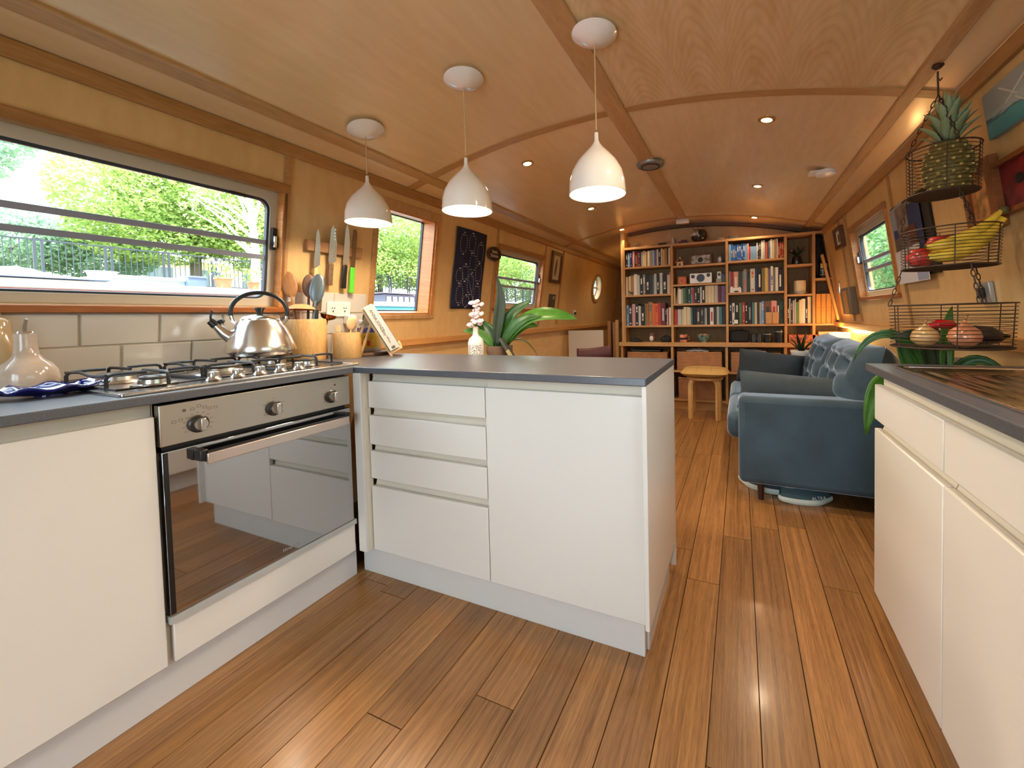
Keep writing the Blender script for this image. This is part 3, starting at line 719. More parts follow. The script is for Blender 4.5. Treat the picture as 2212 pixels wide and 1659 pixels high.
# jar with painted picture on a wooden board
bd = B().lathe([(0, 0), (.115, 0), (.118, .004), (.118, .014), (.115, .018), (0, .018)], 40).build('chopping_board', wood('board_dark', (92, 62, 42), (132, 94, 64), (1, 4, 4), .5), loc=(-.44, .435, ZT))
tag(bd, 'round dark wooden board under the painted jar', 'board')
jr = thing('storage_jar', 'glass clip-top storage jar with yellow painted village, worktop corner', 'jar', (-.475, .492, ZT + .018))
jg = glass('jar_glass', (236, 240, 240), .9)
B().lathe([(0, 0), (.056, 0), (.060, .006), (.060, .135), (.052, .148), (.050, .152)], 32).build('body', mat('jar_fill', (206, 206, 200), .25), jr)
ln = B().lathe([(.056, .152), (.057, .162), (.056, .172), (.050, .178), (0, .180)], 32).build('lid', mat('jar_lid', (196, 202, 206), .15), jr)
B().tube([(.058 * math.cos(R(a)), .058 * math.sin(R(a)), .156) for a in range(0, 360, 20)], .002, 6, closed=True).build('clip_wire', CHROME, ln)
B().tube([(.058, 0, .158), (.072, .0, .14), (.068, 0, .11)], .002, 6).build('clip', CHROME, jr)
def label_arc(r, a0, a1, z0, z1, m_, name):
    k = 12; B().grid(k + 1, 2, lambda i, j: (r * math.cos(R(a0 + (a1 - a0) * i / k)), r * math.sin(R(a0 + (a1 - a0) * i / k)), z0 if j == 0 else z1)).build(name, m_, jr)
label_arc(.0606, -130, 10, .02, .128, mat('jar_yellow', (226, 190, 56), .5), 'painted_wall')
label_arc(.0610, -130, 10, .105, .132, mat('jar_blue', (70, 84, 170), .5), 'painted_sky')
for k, (a, w_, z0, z1, cc) in enumerate(((-118, 12, .035, .062, (196, 60, 44)), (-98, 9, .05, .080, (96, 150, 84)), (-82, 12, .03, .055, (212, 92, 50)), (-64, 8, .045, .085, (120, 170, 80)), (-46, 14, .03, .06, (200, 66, 50)), (-24, 12, .035, .07, (230, 214, 120)), (-100, 60, .02, .028, (190, 80, 60)))):
    label_arc(.0613, a - w_ / 2, a + w_ / 2, z0, z1, mat('jar_paint_%d' % k, cc, .5), 'painted_house')
# cookery book on a wooden stand
E2 = Vector((.69, .724, 0)).normalized(); DEP = Vector((-E2.y, E2.x, 0))
st = thing('book_stand', 'wooden tilted cookbook stand at the worktop corner', 'stand', (-.262, .455, ZT))
bk = thing('cookbook', 'thick cream cookbook with black spine lettering leaning on stand', 'book', (-.262, .455, ZT))
# seen edge-on: the book's spine faces the camera, leaning back to the left
ang = R(28); upv = (-E2 * math.sin(ang) + Vector((0, 0, math.cos(ang)))); outv = (E2 * math.cos(ang) + Vector((0, 0, math.sin(ang))))
MB = Matrix(((upv.x, -DEP.x, outv.x, 0), (upv.y, -DEP.y, outv.y, 0), (upv.z, -DEP.z, outv.z, 0), (0, 0, 0, 1)))
if MB.determinant() < 0: pass
# local axes: x up along the slope, y toward the viewer, z out of the rest
B().box(0, .285, -.09, .06, -.012, 0).build('back_rest', PALE, st, M=MB, bevel=.002)
B().box(.012, .026, -.09, .06, 0, .062).build('ledge', PALE, st, M=MB, bevel=.002)
for q in (-.085, .04): B().box(.022, .05, q, q + .015, .055, .066).build('page_stop', PALE, st, M=MB, bevel=.002)
B().tube([upv * .20 - outv * .008 , Vector((-.16 * E2.x, -.16 * E2.y, .004))], .007, 6).build('prop', PALE, st)
cov = mat('book_cream', (222, 212, 196), .55)
B().box(.027, .285, -.10, .072, .002, .050).build('cover', cov, bk, M=MB, bevel=.002)
B().box(.030, .288, -.098, .066, .006, .046).build('pages', PAPER, bk, M=MB)
B().box(.028, .284, -.10, .0725, .047, .0508).build('front_board', mat('book_bluewhite', (200, 214, 226), .5), bk, M=MB)
TM_ = MB @ Matrix(((-1, 0, 0, .20), (0, 0, 1, .0725), (0, 1, 0, .026), (0, 0, 0, 1)))
INK = mat('ink_grey', (110, 100, 92), .7)
text('ANNA JONES', .021, INK, 'lettering', bk, TM_)
text('Easy Wins', .018, INK, 'lettering', bk, MB @ Matrix(((-1, 0, 0, .105), (0, 0, 1, .0725), (0, 1, 0, .026), (0, 0, 0, 1))))
B().box(.034, .048, .0724, .0729, .017, .035).build('spine_mark', INK, bk, M=MB)
# oil bottles and the blue spoon rest, near left
def bottle(loc, label, prof, m_, sp):
    o = thing('oil_bottle', label, 'bottle', loc)
    B().lathe(prof, 36).build('body', m_, o)
    z = prof[-1][1]; r = prof[-1][0] if prof[-1][0] > 0 else .014
    cl = B().lathe([(.018, z), (.019, z + .003), (.017, z + .007), (.006, z + .008), (0, z + .008)], 20).build('collar', CHROME, o)
    B().tube([(0, 0, z + .006), (.002, 0, z + .022), (.008 * sp, .003 * sp, z + .045)], [.0055, .0048, .0036], 8).build('spout', STEEL, cl)
CER = mat('ceramic_cream', (206, 186, 166), .16, coat=.4, var=.1, vscale=14)
bottle((-.535, -.700, ZT), 'cream glazed squat oil bottle with steel pourer, near left', [(0, 0), (.052, 0), (.060, .004), (.064, .03), (.062, .058), (.050, .080), (.034, .096), (.026, .110), (.023, .135), (.022, .168), (.022, .172)], CER, 1)
bottle((-.63, -.738, ZT), 'tall cream glazed oil bottle with steel pourer, far left', [(0, 0), (.045, 0), (.05, .004), (.052, .10), (.050, .14), (.040, .165), (.036, .185), (.036, .212), (.028, .222), (.017, .226), (.017, .232)], mat('ceramic_ochre', (204, 176, 132), .18, coat=.4), 0)
dsh = thing('spoon_rest', 'cobalt blue frilled glass dish beside the oil bottle', 'dish', (-.315, -.715, ZT))
def dish(i, j):
    a = 2 * math.pi * i / 48; t_ = j / 8
    r = .012 + .088 * t_; z = .004 + .022 * t_ ** 2 + (.006 * math.sin(a * 9) * t_ ** 3); r *= 1 + .05 * math.cos(a * 9) * t_
    return (r * math.cos(a) * .8, r * math.sin(a) * 1.1, z)
B().grid(48, 9, dish, cu=True).add([(0, 0, .004)], []).build('bowl', mat('cobalt_glass', (22, 24, 110), .08, coat=.8), dsh, solid=.005, smooth=70)
B().lathe([(0, 0), (.03, 0), (.03, .006), (0, .006)], 20).build('foot', MATS['cobalt_glass'], dsh)
# wall sockets behind the pots
def socket(F, u, v, label, w=.146, h=.086, plug=None):
    o = thing('wall_socket', label, 'socket', M=F @ Matrix.Translation((u, v, 0)))
    B().box(-w/2, w/2, -h/2, h/2, 0, .010).build('plate', WPLAS, o, bevel=.004)
    for q in ((-.25, .25) if w > .1 else (0,)):
        B().box(w*q - .010, w*q - .004, .004, .010, .010, .0108).box(w*q + .004, w*q + .010, .004, .010, .010, .0108).box(w*q - .003, w*q + .003, -.016, -.006, .010, .0108).build('pin_holes', BLKP, o, smooth=0)
    return o
so = socket(FL @ Matrix.Translation((0, 0, .009)), .43, VL(1.165), 'white double wall socket on tiles behind the utensil pots')
ad = B().box(-.025, .03, -.028, .028, 0, .045).build('plug_adaptor', WPLAS, M=FL @ Matrix.Translation((.49, VL(1.108), .012)), bevel=.006)
tag(ad, 'white plug-in adaptor under the double wall socket', 'plug')
# ---- magnetic knife rack
kr = thing('knife_rack', 'wooden magnetic knife rack on the wall by the window', 'rack', M=FL @ Matrix.Translation((.385, VL(1.495), 0)))
B().box(-.165, .165, -.028, .028, .004, .030).build('bar', wood('rack_wood', (150, 106, 68), (184, 138, 94), (.6, 6, 6), .5), kr, bevel=.003)
def knife(u, z0, ztip, label, blade, hm, hw, hdl, lean=0):
    """z0 foot of handle, hdl handle length, blade up to ztip"""
    o = thing('kitchen_knife', label, 'knife', M=FL @ Matrix.Translation((u, VL(z0), .034)) @ Matrix.Rotation(lean, 4, 'Z'))
    L_ = VL(ztip) - VL(z0)
    B().prism([(-hw * .55, 0), (hw * .55, 0), (hw * .5, hdl * .5), (hw * .55, hdl), (-hw * .5, hdl), (-hw * .6, hdl * .5)], XYZ, -.008, .008).build('handle', hm, o, bevel=.003)
    w = blade
    pol = [(-hw * .4, hdl), (w * .62, hdl + .018), (w * .66, hdl + .02), (w * .62, hdl + (L_ - hdl) * .55), (w * .3, hdl + (L_ - hdl) * .88), (0, L_), (-w * .25, hdl + (L_ - hdl) * .9), (-w * .36, hdl + (L_ - hdl) * .5), (-w * .36, hdl + .02)]
    bl = B().prism(pol, XYZ, -.001, .0015).build('blade', mat('knife_steel', (206, 212, 220), .3, 1), o)
    return o, bl
knife(.268, 1.262, 1.585, 'slim knife with pale wooden handle, first on the knife rack', .030, wood('handle_pale', (196, 156, 104), (222, 186, 136), (5, 5, 1), .5), .020, .120)
o, bl = knife(.352, 1.297, 1.618, 'broad dimpled knife with riveted dark handle, second on the rack', .044, SPOOND, .024, .115)
for k in range(9): B().cyl((.012, .16 + .018 * k, .0015), (.012, .16 + .018 * k, .0022), .0045, n=8).build('dimple', CHROME, bl)
for k in range(3): B().cyl((0, .025 + .032 * k, .008), (0, .025 + .032 * k, .009), .003, n=8).build('rivet', CHROME, o)
knife(.436, 1.285, 1.642, 'long pointed knife with black handle, third on the rack', .036, BLKP, .024, .130)
o = thing('kitchen_knife', 'bright green handled knife with brown blade, fourth on the rack', 'knife', M=FL @ Matrix.Translation((.487, VL(1.262), .034)))
B().box(-.014, .014, 0, .148, -.007, .007).build('handle', mat('lime_plastic', (96, 200, 52), .4), o, bevel=.003)
B().prism([(-.012, .148), (.014, .148), (.016, .34), (.008, .365), (-.010, .36), (-.012, .3)], XYZ, -.001, .001).build('blade', mat('dark_blade', (120, 96, 70), .35, .7), o)
# ================================================================ CEILING FITTINGS
GLOSSW = mat('enamel_white', (238, 232, 224), .12, coat=.5)
SHIN = mat('shade_inside', (250, 244, 232), .5)
BULB = mat('bulb_glow', (255, 236, 200), .5, emit=50, ecol=(255, 226, 178))
PENY = .282
def pendant(x, zb, label):
    zt = zc(x); o = thing('pendant_lamp', label, 'lamp', (x, PENY, zt))
    sl = math.atan(-(x - .8575) / 4.39 - .012)   # canopy follows the camber
    B().lathe([(0, .004), (.060, .004), (.060, -.010), (.084, -.014), (.084, -.018), (.062, -.034), (.030, -.046), (.008, -.050), (0, -.050)], 36).build('canopy', GLOSSW, o, M=Matrix.Rotation(-sl, 4, 'Y'))
    top = zb + .228 - zt
    B().tube([(0, 0, -.045), (0, 0, top + .01)], .0028, 8).build('cord', mat('cord_clear', (206, 176, 130), .4), o)
    P = [(.0075, 0), (.0085, -.030), (.017, -.045), (.030, -.060), (.052, -.082), (.076, -.110), (.095, -.145), (.1045, -.185), (.107, -.228)]
    I = [(r - .0025, z - .0005) for r, z in P[::-1]]
    sh = B().lathe(P + I, 48).build('shade', [GLOSSW, SHIN], o, loc=(0, 0, top))
    k = len(P) - 1
    mi = [0] * (k * 48) + [1] * (len(sh.data.polygons) - k * 48); sh.data.polygons.foreach_set('material_index', mi)
    bb = B().ell((0, 0, top - .155), .034, .034, .042, 16, 12).build('bulb', BULB, o)
    spot(o, (0, 0, top - .222), 12, 'bulb_light', 'SPOT', .07, (1, .86, .68), 168, .35)
pendant(-.205, 1.573, 'white bell pendant lamp nearest the window, leftmost of three')
pendant(.383, 1.558, 'white bell pendant lamp in the middle of the three')
pendant(.977, 1.548, 'white bell pendant lamp over the peninsula end, rightmost of three')
GLOW = mat('downlight_glow', (255, 220, 160), .5, emit=34, ecol=(255, 205, 130))
def downlight(x, y, label, pw=22):
    z = zc(x); o = thing('downlight', label, 'light', (x, y, z), group='recessed ceiling downlights')
    o.rotation_euler = (0, math.atan((x - .8575) / 4.39 + .012), 0)
    B().lathe([(.026, .004), (.042, .004), (.042, -.005), (.026, -.007)], 28, closed=True).build('bezel', mat('brass_bezel', (206, 166, 110), .3, .8), o)
    B().lathe([(0, -.0045), (.027, -.0045)], 24).build('lens', GLOW, o)
    spot(o, (0, 0, -.014), pw, 'lens_light', 'SPOT', .03, (1, .79, .54), 140, .7)
for x, y, l in ((.183, 1.214, 'small recessed downlight, nearest of the left row'), (.178, 2.47, 'small recessed downlight, middle of the left row'), (.185, 3.53, 'small recessed downlight at left end of the bookcase'),
                (1.60, 1.177, 'small recessed downlight, second of the right row, over the sofa end'), (1.60, 2.366, 'small recessed downlight, third of the right row'), (1.61, 3.50, 'small recessed downlight, last of right row before the bookcase'), (1.60, .02, 'small recessed downlight, nearest of right row at picture edge'), (.075, 4.65, 'small recessed downlight in the passage past the bookcase')):
    downlight(x, y, l, 9 if 3.4 < y < 4 else 22)
o = thing('ceiling_vent', 'round grey mushroom vent on the centre ceiling beam', 'vent', (.897, 1.69, zc(.897) - .012))
B().lathe([(0, -.020), (.05, -.022), (.088, -.016), (.095, -.006), (.095, 0), (0, 0)], 36).build('cap', mat('vent_grey', (146, 146, 140), .35, .6), o)
B().lathe([(.055, -.0235), (.060, -.0245), (.065, -.0232)], 32, closed=True).build('groove', BLKP, o)
o = thing('smoke_alarm', 'white round smoke alarm on ceiling near the right trim', 'alarm', (1.985, 1.93, zc(1.985)))
B().lathe([(0, 0), (.062, 0), (.064, -.008), (.058, -.026), (.040, -.032), (0, -.034)], 32).build('body', WPLAS, o)
B().box(-.10, .10, -.055, .055, -.010, 0).build('base_plate', WPLAS, o, bevel=.008)
o = thing('gas_alarm', 'small white boxy alarm on the beam above the bookcase', 'alarm', (.885, 3.52, zc(.885) - .012))
B().box(-.07, .07, -.035, .035, -.045, 0).build('body', WPLAS, o, bevel=.012, seg=3)
B().box(-.072, .072, -.037, .037, -.024, -.020).build('seam', mat('seam_grey', (170, 166, 160), .5), o)
# ================================================================ LEFT WALL DECOR
# indigo banner with stitched owls
tp = thing('wall_banner', 'indigo blue cloth banner with white stitched motifs', 'banner', M=FL @ Matrix.Translation((1.597, VL(1.50), .008)))
def ban(i, j):
    u = -.203 + .406 * i / 20; v = -.325 + .645 * j / 24
    return (u + .004 * math.sin(v * 9), v - .006 * (i / 20 - .5) ** 2, .004 * math.sin(u * 22 + v * 3) + .004)
B().grid(21, 25, ban).build('cloth', mat('indigo_cloth', (24, 28, 60), .85, bump=.3, bscale=400, var=.2, vscale=6), tp, solid=.002, smooth=60)
rs = random.Random(3); wh = mat('white_stitch', (196, 200, 206), .8)
motifs = [(-.11, .20, 10, .085), (.0, .215, 9, .08), (.12, .15, 10, .09), (.03, .06, 8, .08), (-.06, -.03, 8, .07), (.12, -.02, 9, .085), (-.13, -.06, 8, .06), (.02, -.12, 10, .085), (.12, -.20, 9, .09), (-.11, -.21, 10, .085), (-.02, -.26, 8, .05)]
for mu, mv, n, sz in motifs:
    b = B()
    for r in range(n):
        vv = mv + sz * (1 - 2 * r / (n - 1)); wd = .042 * math.sqrt(max(.05, 1 - ((vv - mv) / sz) ** 2))
        for q in range(-2, 3):
            if abs(q) < 2 and (1 < r < n - 2 or rs.random() < .4): continue
            cu_ = mu + wd * q / 2; b.box(cu_ - .0014, cu_ + .0014, vv - .0045, vv + .0045, .010, .0112)
    b.build('stitching', wh, tp, smooth=0)
# oval sign
o = thing('oval_plaque', 'small dark oval plaque with cream script beside the banner', 'sign', M=FL @ Matrix.Translation((1.930, VL(1.670), .004)))
el = lambda k: [(.105 * k * math.cos(2*math.pi*i/36), .062 * k * math.sin(2*math.pi*i/36)) for i in range(36)]
B().prism(el(1), XYZ, 0, .012).build('board', mat('plaque_dark', (46, 28, 20), .4), o, bevel=.003)
B().ring(el(1.03), el(.93), XYZ, .010, .016).build('rim', mat('plaque_rim', (92, 66, 46), .5), o)
sq = B()
for (u0_, u1_, vv, k) in ((-.045, .040, .018, 5), (-.06, .062, -.018, 7)):
    sq.tube([(u0_ + (u1_ - u0_) * t_ / 48 + .004 * math.cos(t_ * k * .26), vv + .011 * math.sin(t_ * k * .13) * (1 if t_ > 8 else 1.5), .0145) for t_ in range(49)], .0014, 5)
sq.build('script', mat('script_cream', (214, 200, 160), .6), o)
# framed feather print and small print
o = thing('picture_frame', 'dark wooden framed feather print beside the far left window', 'picture', M=FL @ Matrix.Translation((3.262, VL(1.682), .002)))
B().ring(rrect(-.145, .145, -.185, .185, .002, 1), rrect(-.105, .105, -.145, .145, .002, 1), XYZ, 0, .024).build('frame', wood('frame_walnut', (76, 42, 22), (112, 66, 36), (5, 5, 1), .4), o, bevel=.003)
B().box(-.11, .11, -.15, .15, 0, .008).build('print', mat('print_paper', (214, 200, 172), .7), o)
B().ell((0, 0, .0085), .032, .105, .0008, 16, 10).build('feather', mat('feather_grey', (110, 110, 96), .7), o, M=Matrix.Rotation(R(-6), 4, 'Z'))
o = thing('small_print', 'small dark patterned print under the framed feather', 'picture', M=FL @ Matrix.Translation((3.257, VL(1.275), .002)))
B().box(-.08, .08, -.092, .092, 0, .014).build('block', mat('print_dark', (70, 62, 52), .6, var=.5, vscale=50), o, bevel=.002)
B().box(.005, .045, .03, .07, .014, .0146).build('light_patch', mat('patch_pale', (170, 160, 140), .7), o)
so = socket(FL, 4.03, VL(1.135), 'white single wall socket below the porthole', .086, .086)
B().box(-.018, .018, -.018, .018, .010, .03).build('plug', BLKP, so, bevel=.004)
# ================================================================ TABLE BEHIND THE PENINSULA
tb = thing('dining_table', 'low wooden table standing behind the peninsula', 'table', (.0, 1.0, 0))
B().box(-.60, .55, -.36, .42, .70, .735).build('table_top', SHELFW, tb, bevel=.004)
for a, c_ in ((-.55, -.30), (.50, -.30), (-.55, .36), (.50, .36)): B().box(a - .025, a + .025, c_ - .025, c_ + .025, 0, .70).build('leg', SHELFV, tb, bevel=.003)
TT = .735
vs = thing('bottle_vase', 'white bottle vase with black speckled panel', 'vase', (-.005, .85, TT))
B().lathe([(0, 0), (.044, 0), (.047, .004), (.047, .215), (.040, .235), (.020, .255), (.016, .268), (.016, .305), (.018, .308), (.013, .308), (.012, .27), (0, .26)], 32).build('body', mat('vase_white', (226, 224, 218), .25), vs)
def speck():
    M_ = bpy.data.materials.new('vase_speckle'); M_.use_nodes = True; nt = M_.node_tree
    n = nt.nodes.new('ShaderNodeTexVoronoi'); n.inputs['Scale'].default_value = 190; tc = nt.nodes.new('ShaderNodeTexCoord'); cr = nt.nodes.new('ShaderNodeValToRGB')
    cr.color_ramp.interpolation = 'CONSTANT'; cr.color_ramp.elements[0].color = lin((30, 28, 28)); cr.color_ramp.elements[1].color = lin((224, 222, 216)); cr.color_ramp.elements[1].position = .42
    nt.links.new(tc.outputs['Object'], n.inputs['Vector']); nt.links.new(n.outputs['Distance'], cr.inputs['Fac']); nt.links.new(cr.outputs[0], nt.nodes['Principled BSDF'].inputs['Base Color']); return M_
k = 14
B().grid(k + 1, 2, lambda i, j: (.0475 * math.cos(R(-120 + 105 * i / k)), .0475 * math.sin(R(-120 + 105 * i / k)), .01 if j == 0 else .20)).build('speckled_panel', speck(), vs)
fl = thing('flower_sprig', 'sprig of pale pink blossom in the bottle vase', 'flowers', (-.005, .85, TT + .27))
B().tube([(0, 0, 0), (.004, 0, .08), (-.008, 0, .16), (-.02, .0, .24)], [.0028, .0025, .002, .0012], 6).build('stem', mat('twig', (70, 56, 40), .8), fl)
B().tube([(-.018, 0, .23), (-.03, 0, .28), (-.036, 0, .32)], [.0014, .001, .0006], 5).build('bare_twig', MATS['twig'], fl)
rs = random.Random(8); PET = mat('petal_pink', (236, 214, 214), .7)
for q in range(24):
    z = .035 + .155 * rs.random(); a = rs.random() * 6.28; rr = .010 + .048 * rs.random() * (1 - (z - .03) / .22)
    c0 = Vector((rr * math.cos(a) + (.02 if q % 5 == 0 else 0), rr * math.sin(a), z)); b = B()
    for p_ in range(5):
        an = 2 * math.pi * p_ / 5; d = Vector((math.cos(an), math.sin(an) * .5, .55 * math.sin(an) + .2)).normalized() * .010
        b.ell(c0 + d, .0095, .0095, .0075, 8, 5)
    b.build('blossom', PET, fl)
E2 = Vector((math.cos(.4061), math.sin(.4061), 0)); DEP = Vector((-E2.y, E2.x, 0))
def leaf(P, w, m_, parent, name='leaf', fold=.25, n=14, tip=1.0, twist=0, face=None):
    """a strap leaf along the points P, w its half width"""
    P = [Vector(p) for p in P]; pts = []
    def bez(t_):
        q = P[:]
        while len(q) > 1: q = [q[i].lerp(q[i+1], t_) for i in range(len(q) - 1)]
        return q[0]
    def fn(i, j):
        t_ = i / (n - 1); p = bez(t_); d = (bez(min(1, t_ + .02)) - bez(max(0, t_ - .02))).normalized()
        s_ = d.cross(Vector(face) if face else Vector((0, 0, 1)))
        if s_.length < .2: s_ = d.cross(Vector((.3, 1, 0)))
        s_.normalize(); nn = s_.cross(d)
        if twist:
            a = twist * t_; s_, nn = s_ * math.cos(a) + nn * math.sin(a), nn * math.cos(a) - s_ * math.sin(a)
        ww = w * (math.sin(math.pi * min(1, (t_ * .9 + .10)) ** tip) ** .75 if t_ < 1 else 0.02); k = (j - 2) / 2
        return p + s_ * (ww * k) + nn * (fold * ww * abs(k))
    return B().grid(n, 5, fn).build(name, m_, parent, smooth=80, solid=.0012)
PLANT = leafmat('plant_leaf', (30, 62, 24), (62, 112, 44), .25, .32)
PLANTB = leafmat('plant_leaf_bright', (58, 112, 34), (104, 160, 58), .4, .35)
PLANTD = leafmat('plant_leaf_dark', (30, 44, 26), (50, 66, 36), .2, .4)
pl = thing('potted_plant', 'broad-leaved green plant in a brown pot beside the vase', 'plant', (.11, .93, TT))
B().lathe([(0, 0), (.060, 0), (.075, .14), (.080, .15), (.080, .19), (.072, .19), (.068, .16), (0, .16)], 28).build('pot', mat('pot_brown', (104, 82, 66), .6), pl)
B().lathe([(0, .165), (.07, .165)], 20).build('soil', mat('soil', (50, 38, 28), .95, bump=.5), pl)
Z3 = Vector((0, 0, 1))
def L3(a, d, z): return E2 * a + DEP * d + Z3 * z
leaf([L3(.02, 0, .16), L3(.10, -.03, .32), L3(.20, -.05, .42), L3(.36, -.06, .37), L3(.48, -.06, .34)], .052, PLANTB, pl, tip=1.3, face=(.2, -.75, .65))
leaf([L3(.01, 0, .16), L3(.06, -.02, .30), L3(.16, -.06, .38), L3(.27, -.08, .36)], .036, PLANT, pl, face=(.2, -.8, .5))
leaf([L3(.01, .01, .16), L3(.07, .02, .26), L3(.14, .02, .34), L3(.24, .02, .30)], .040, PLANTB, pl, face=(.2, -.8, .5))
leaf([L3(-.02, 0, .16), L3(-.01, .0, .40), L3(.05, .01, .44), L3(-.01, .0, .62)], .034, PLANTD, pl, fold=.5, face=(.4, -.9, .1))
leaf([L3(-.01, .02, .16), L3(.02, .03, .38), L3(.12, .03, .42), L3(.20, .03, .46)], .034, PLANT, pl, face=(.3, -.9, .3))
leaf([L3(-.02, .0, .16), L3(-.04, .03, .28), L3(-.10, .04, .34), L3(-.17, .03, .32)], .036, PLANT, pl, face=(.3, -.9, .4))
leaf([L3(-.02, .0, .16), L3(-.08, -.01, .25), L3(-.14, -.02, .30), L3(-.22, -.02, .28)], .028, PLANTB, pl, face=(.3, -.9, .4))
leaf([L3(.03, -.02, .16), L3(.08, -.06, .24), L3(.16, -.06, .27), L3(.24, -.06, .12)], .024, PLANT, pl)
leaf([L3(.0, .03, .16), L3(.0, .06, .30), L3(.04, .08, .45), L3(.10, .08, .40)], .034, PLANTD, pl)
cd = thing('slate_card', 'tilted dark slate card standing behind the plant', 'card', (.30, .92, TT))
sl = Matrix.Rotation(.4061, 4, 'Z') @ Matrix.Rotation(R(-32), 4, 'Y')
B().box(-.008, .008, -.05, .05, 0, .28).build('slab', mat('slate', (62, 62, 56), .5), cd, M=sl, bevel=.002)
B().box(-.0095, .0095, -.052, -.03, .05, .20).build('leaf_print', mat('slate_print', (150, 142, 96), .6), cd, M=sl)
B().box(-.02, .03, -.05, .05, 0, .02).build('foot', BLKP, cd)
ch = thing('dining_chair', 'dark red chair beyond the plant, only its back rail showing', 'chair', (.13, 2.6, 0), rotz=R(16))
CR = mat('chair_red', (74, 18, 20), .5)
B().grid(13, 3, lambda i, j: (-.17 + .34 * i / 12, .04 * math.cos((i - 6) / 6 * 1.3), .60 + .085 * j + .03 * ((i - 2) / 10) ** 2)).build('backrest', CR, ch, solid=.018, smooth=60)
B().box(-.20, .20, -.38, .03, .42, .46).build('seat', CR, ch, bevel=.02)
for a, c_ in ((-.18, -.35), (.18, -.35)): B().cyl((a, c_, 0), (a, c_, .43), .014, n=8).build('leg', BLKP, ch)
for a in (-.165, .165): B().tube([(a, .02, 0), (a, .0, .43), (a, .03, .68)], .014, 8).build('leg', BLKP, ch)
bo = thing('white_canvas', 'blank white canvas leaning against the lower left wall', 'canvas', (-.43, 3.88, 0), rotz=R(12))
B().box(-.235, .235, -.012, .012, .10, .90).build('canvas', PAPER, bo, bevel=.003)
B().ring(rrect(-.23, .23, .105, .895, .001, 1), rrect(-.19, .19, .145, .855, .001, 1), lambda a, b_, d: (a, d, b_), .012, .03).build('stretcher', SHELFV, bo)
B().box(-.25, .25, -.10, .14, 0, .10).build('stand', SHELFW, bo)
pn = thing('panel_stack', 'tall narrow wood panels stacked beside the bookcase, in passage', 'panel', (-.14, 4.2, 0))
for k, (a, h_, m_) in enumerate(((-.085, 1.02, SHELFV), (-.03, 1.0, BLKP), (.0, 1.0, SHELFV), (.045, 1.03, PLY))): B().box(a, a + .04 - .01 * (k == 1), -.02 * k, .03 - .02 * k, 0, h_).build('panel', m_, pn)
# ================================================================ RIGHT WALL
SEA = None
def seascape():
    M_ = bpy.data.materials.new('sea_painting'); M_.use_nodes = True; nt = M_.node_tree; N = nt.nodes; L = nt.links
    tc = N.new('ShaderNodeTexCoord'); sp = N.new('ShaderNodeSeparateXYZ'); L.new(tc.outputs['Object'], sp.inputs[0])
    mp = N.new('ShaderNodeMapping'); mp.inputs['Scale'].default_value = (4, 22, 1); L.new(tc.outputs['Object'], mp.inputs['Vector'])
    n = N.new('ShaderNodeTexNoise'); n.inputs['Scale'].default_value = 2; n.inputs['Detail'].default_value = 4; L.new(mp.outputs[0], n.inputs['Vector'])
    md = N.new('ShaderNodeMath'); md.operation = 'MULTIPLY_ADD'; md.inputs[1].default_value = .06; L.new(n.outputs['Fac'], md.inputs[0]); L.new(sp.outputs['Y'], md.inputs[2])
    mr = N.new('ShaderNodeMapRange'); mr.inputs['From Min'].default_value = -.04; mr.inputs['From Max'].default_value = .12; L.new(md.outputs[0], mr.inputs['Value'])
    cr = N.new('ShaderNodeValToRGB'); e = cr.color_ramp.elements; e[0].color = lin((70, 140, 150)); e[1].color = lin((150, 156, 156)); e[0].position = 0
    for p, c_ in ((.24, (86, 156, 164)), (.30, (60, 104, 120)), (.36, (176, 186, 186)), (.55, (160, 166, 166))):
        q = e.new(p); q.color = lin(c_)
    L.new(mr.outputs[0], cr.inputs['Fac']); L.new(cr.outputs[0], N['Principled BSDF'].inputs['Base Color']); return M_
o = thing('seascape_painting', 'unframed seascape canvas with grey sky on the right wall', 'picture', M=FR @ Matrix.Translation((-.52, VR(1.742), .002)))
B().box(-.175, .175, -.076, .076, 0, .02).build('canvas', mat('canvas_edge', (150, 160, 160), .8), o)
B().box(-.175, .175, -.076, .076, .02, .0205).build('painting', seascape(), o, smooth=0)
for (x0, y0, x1, y1) in ((-.08, .06, .0, .005), (-.06, .0, .06, .05), (-.01, .0, .03, -.03)):
    B().tube([(x0, y0, .021), (x1, y1, .021)], .003, 5, flat=.3).build('paint_stroke', mat('stroke_white', (206, 204, 192), .7), o)
o = thing('icon_frame', 'carved brown wooden frame with tan panel behind the top basket', 'picture', M=FR @ Matrix.Translation((-.81, VR(1.50), .002)))
FRW = wood('frame_teak', (116, 62, 28), (160, 94, 46), (4, 4, 1), .4)
B().ring(rrect(-.102, .102, -.125, .125, .001, 1), rrect(-.062, .062, -.085, .085, .001, 1), XYZ, 0, .026).build('frame', FRW, o, bevel=.004)
B().ring(rrect(-.064, .064, -.087, .087, .001, 1), rrect(-.052, .052, -.075, .075, .001, 1), XYZ, 0, .016).build('inner_bead', REVEAL, o, bevel=.002)
B().box(-.055, .055, -.078, .078, 0, .008).build('panel', mat('icon_tan', (176, 128, 74), .5, var=.35, vscale=24), o)
o = thing('red_picture', 'deep red picture in wooden box frame at right picture edge', 'picture', M=FR @ Matrix.Translation((-.595, VR(1.495), .002)))
B().ring(rrect(-.105, .105, -.088, .088, .001, 1), rrect(-.09, .09, -.073, .073, .001, 1), XYZ, 0, .035).build('frame', FRW, o, bevel=.003)
B().box(-.092, .092, -.075, .075, 0, .014).build('print', mat('red_print', (110, 28, 32), .5, var=.4, vscale=16), o)
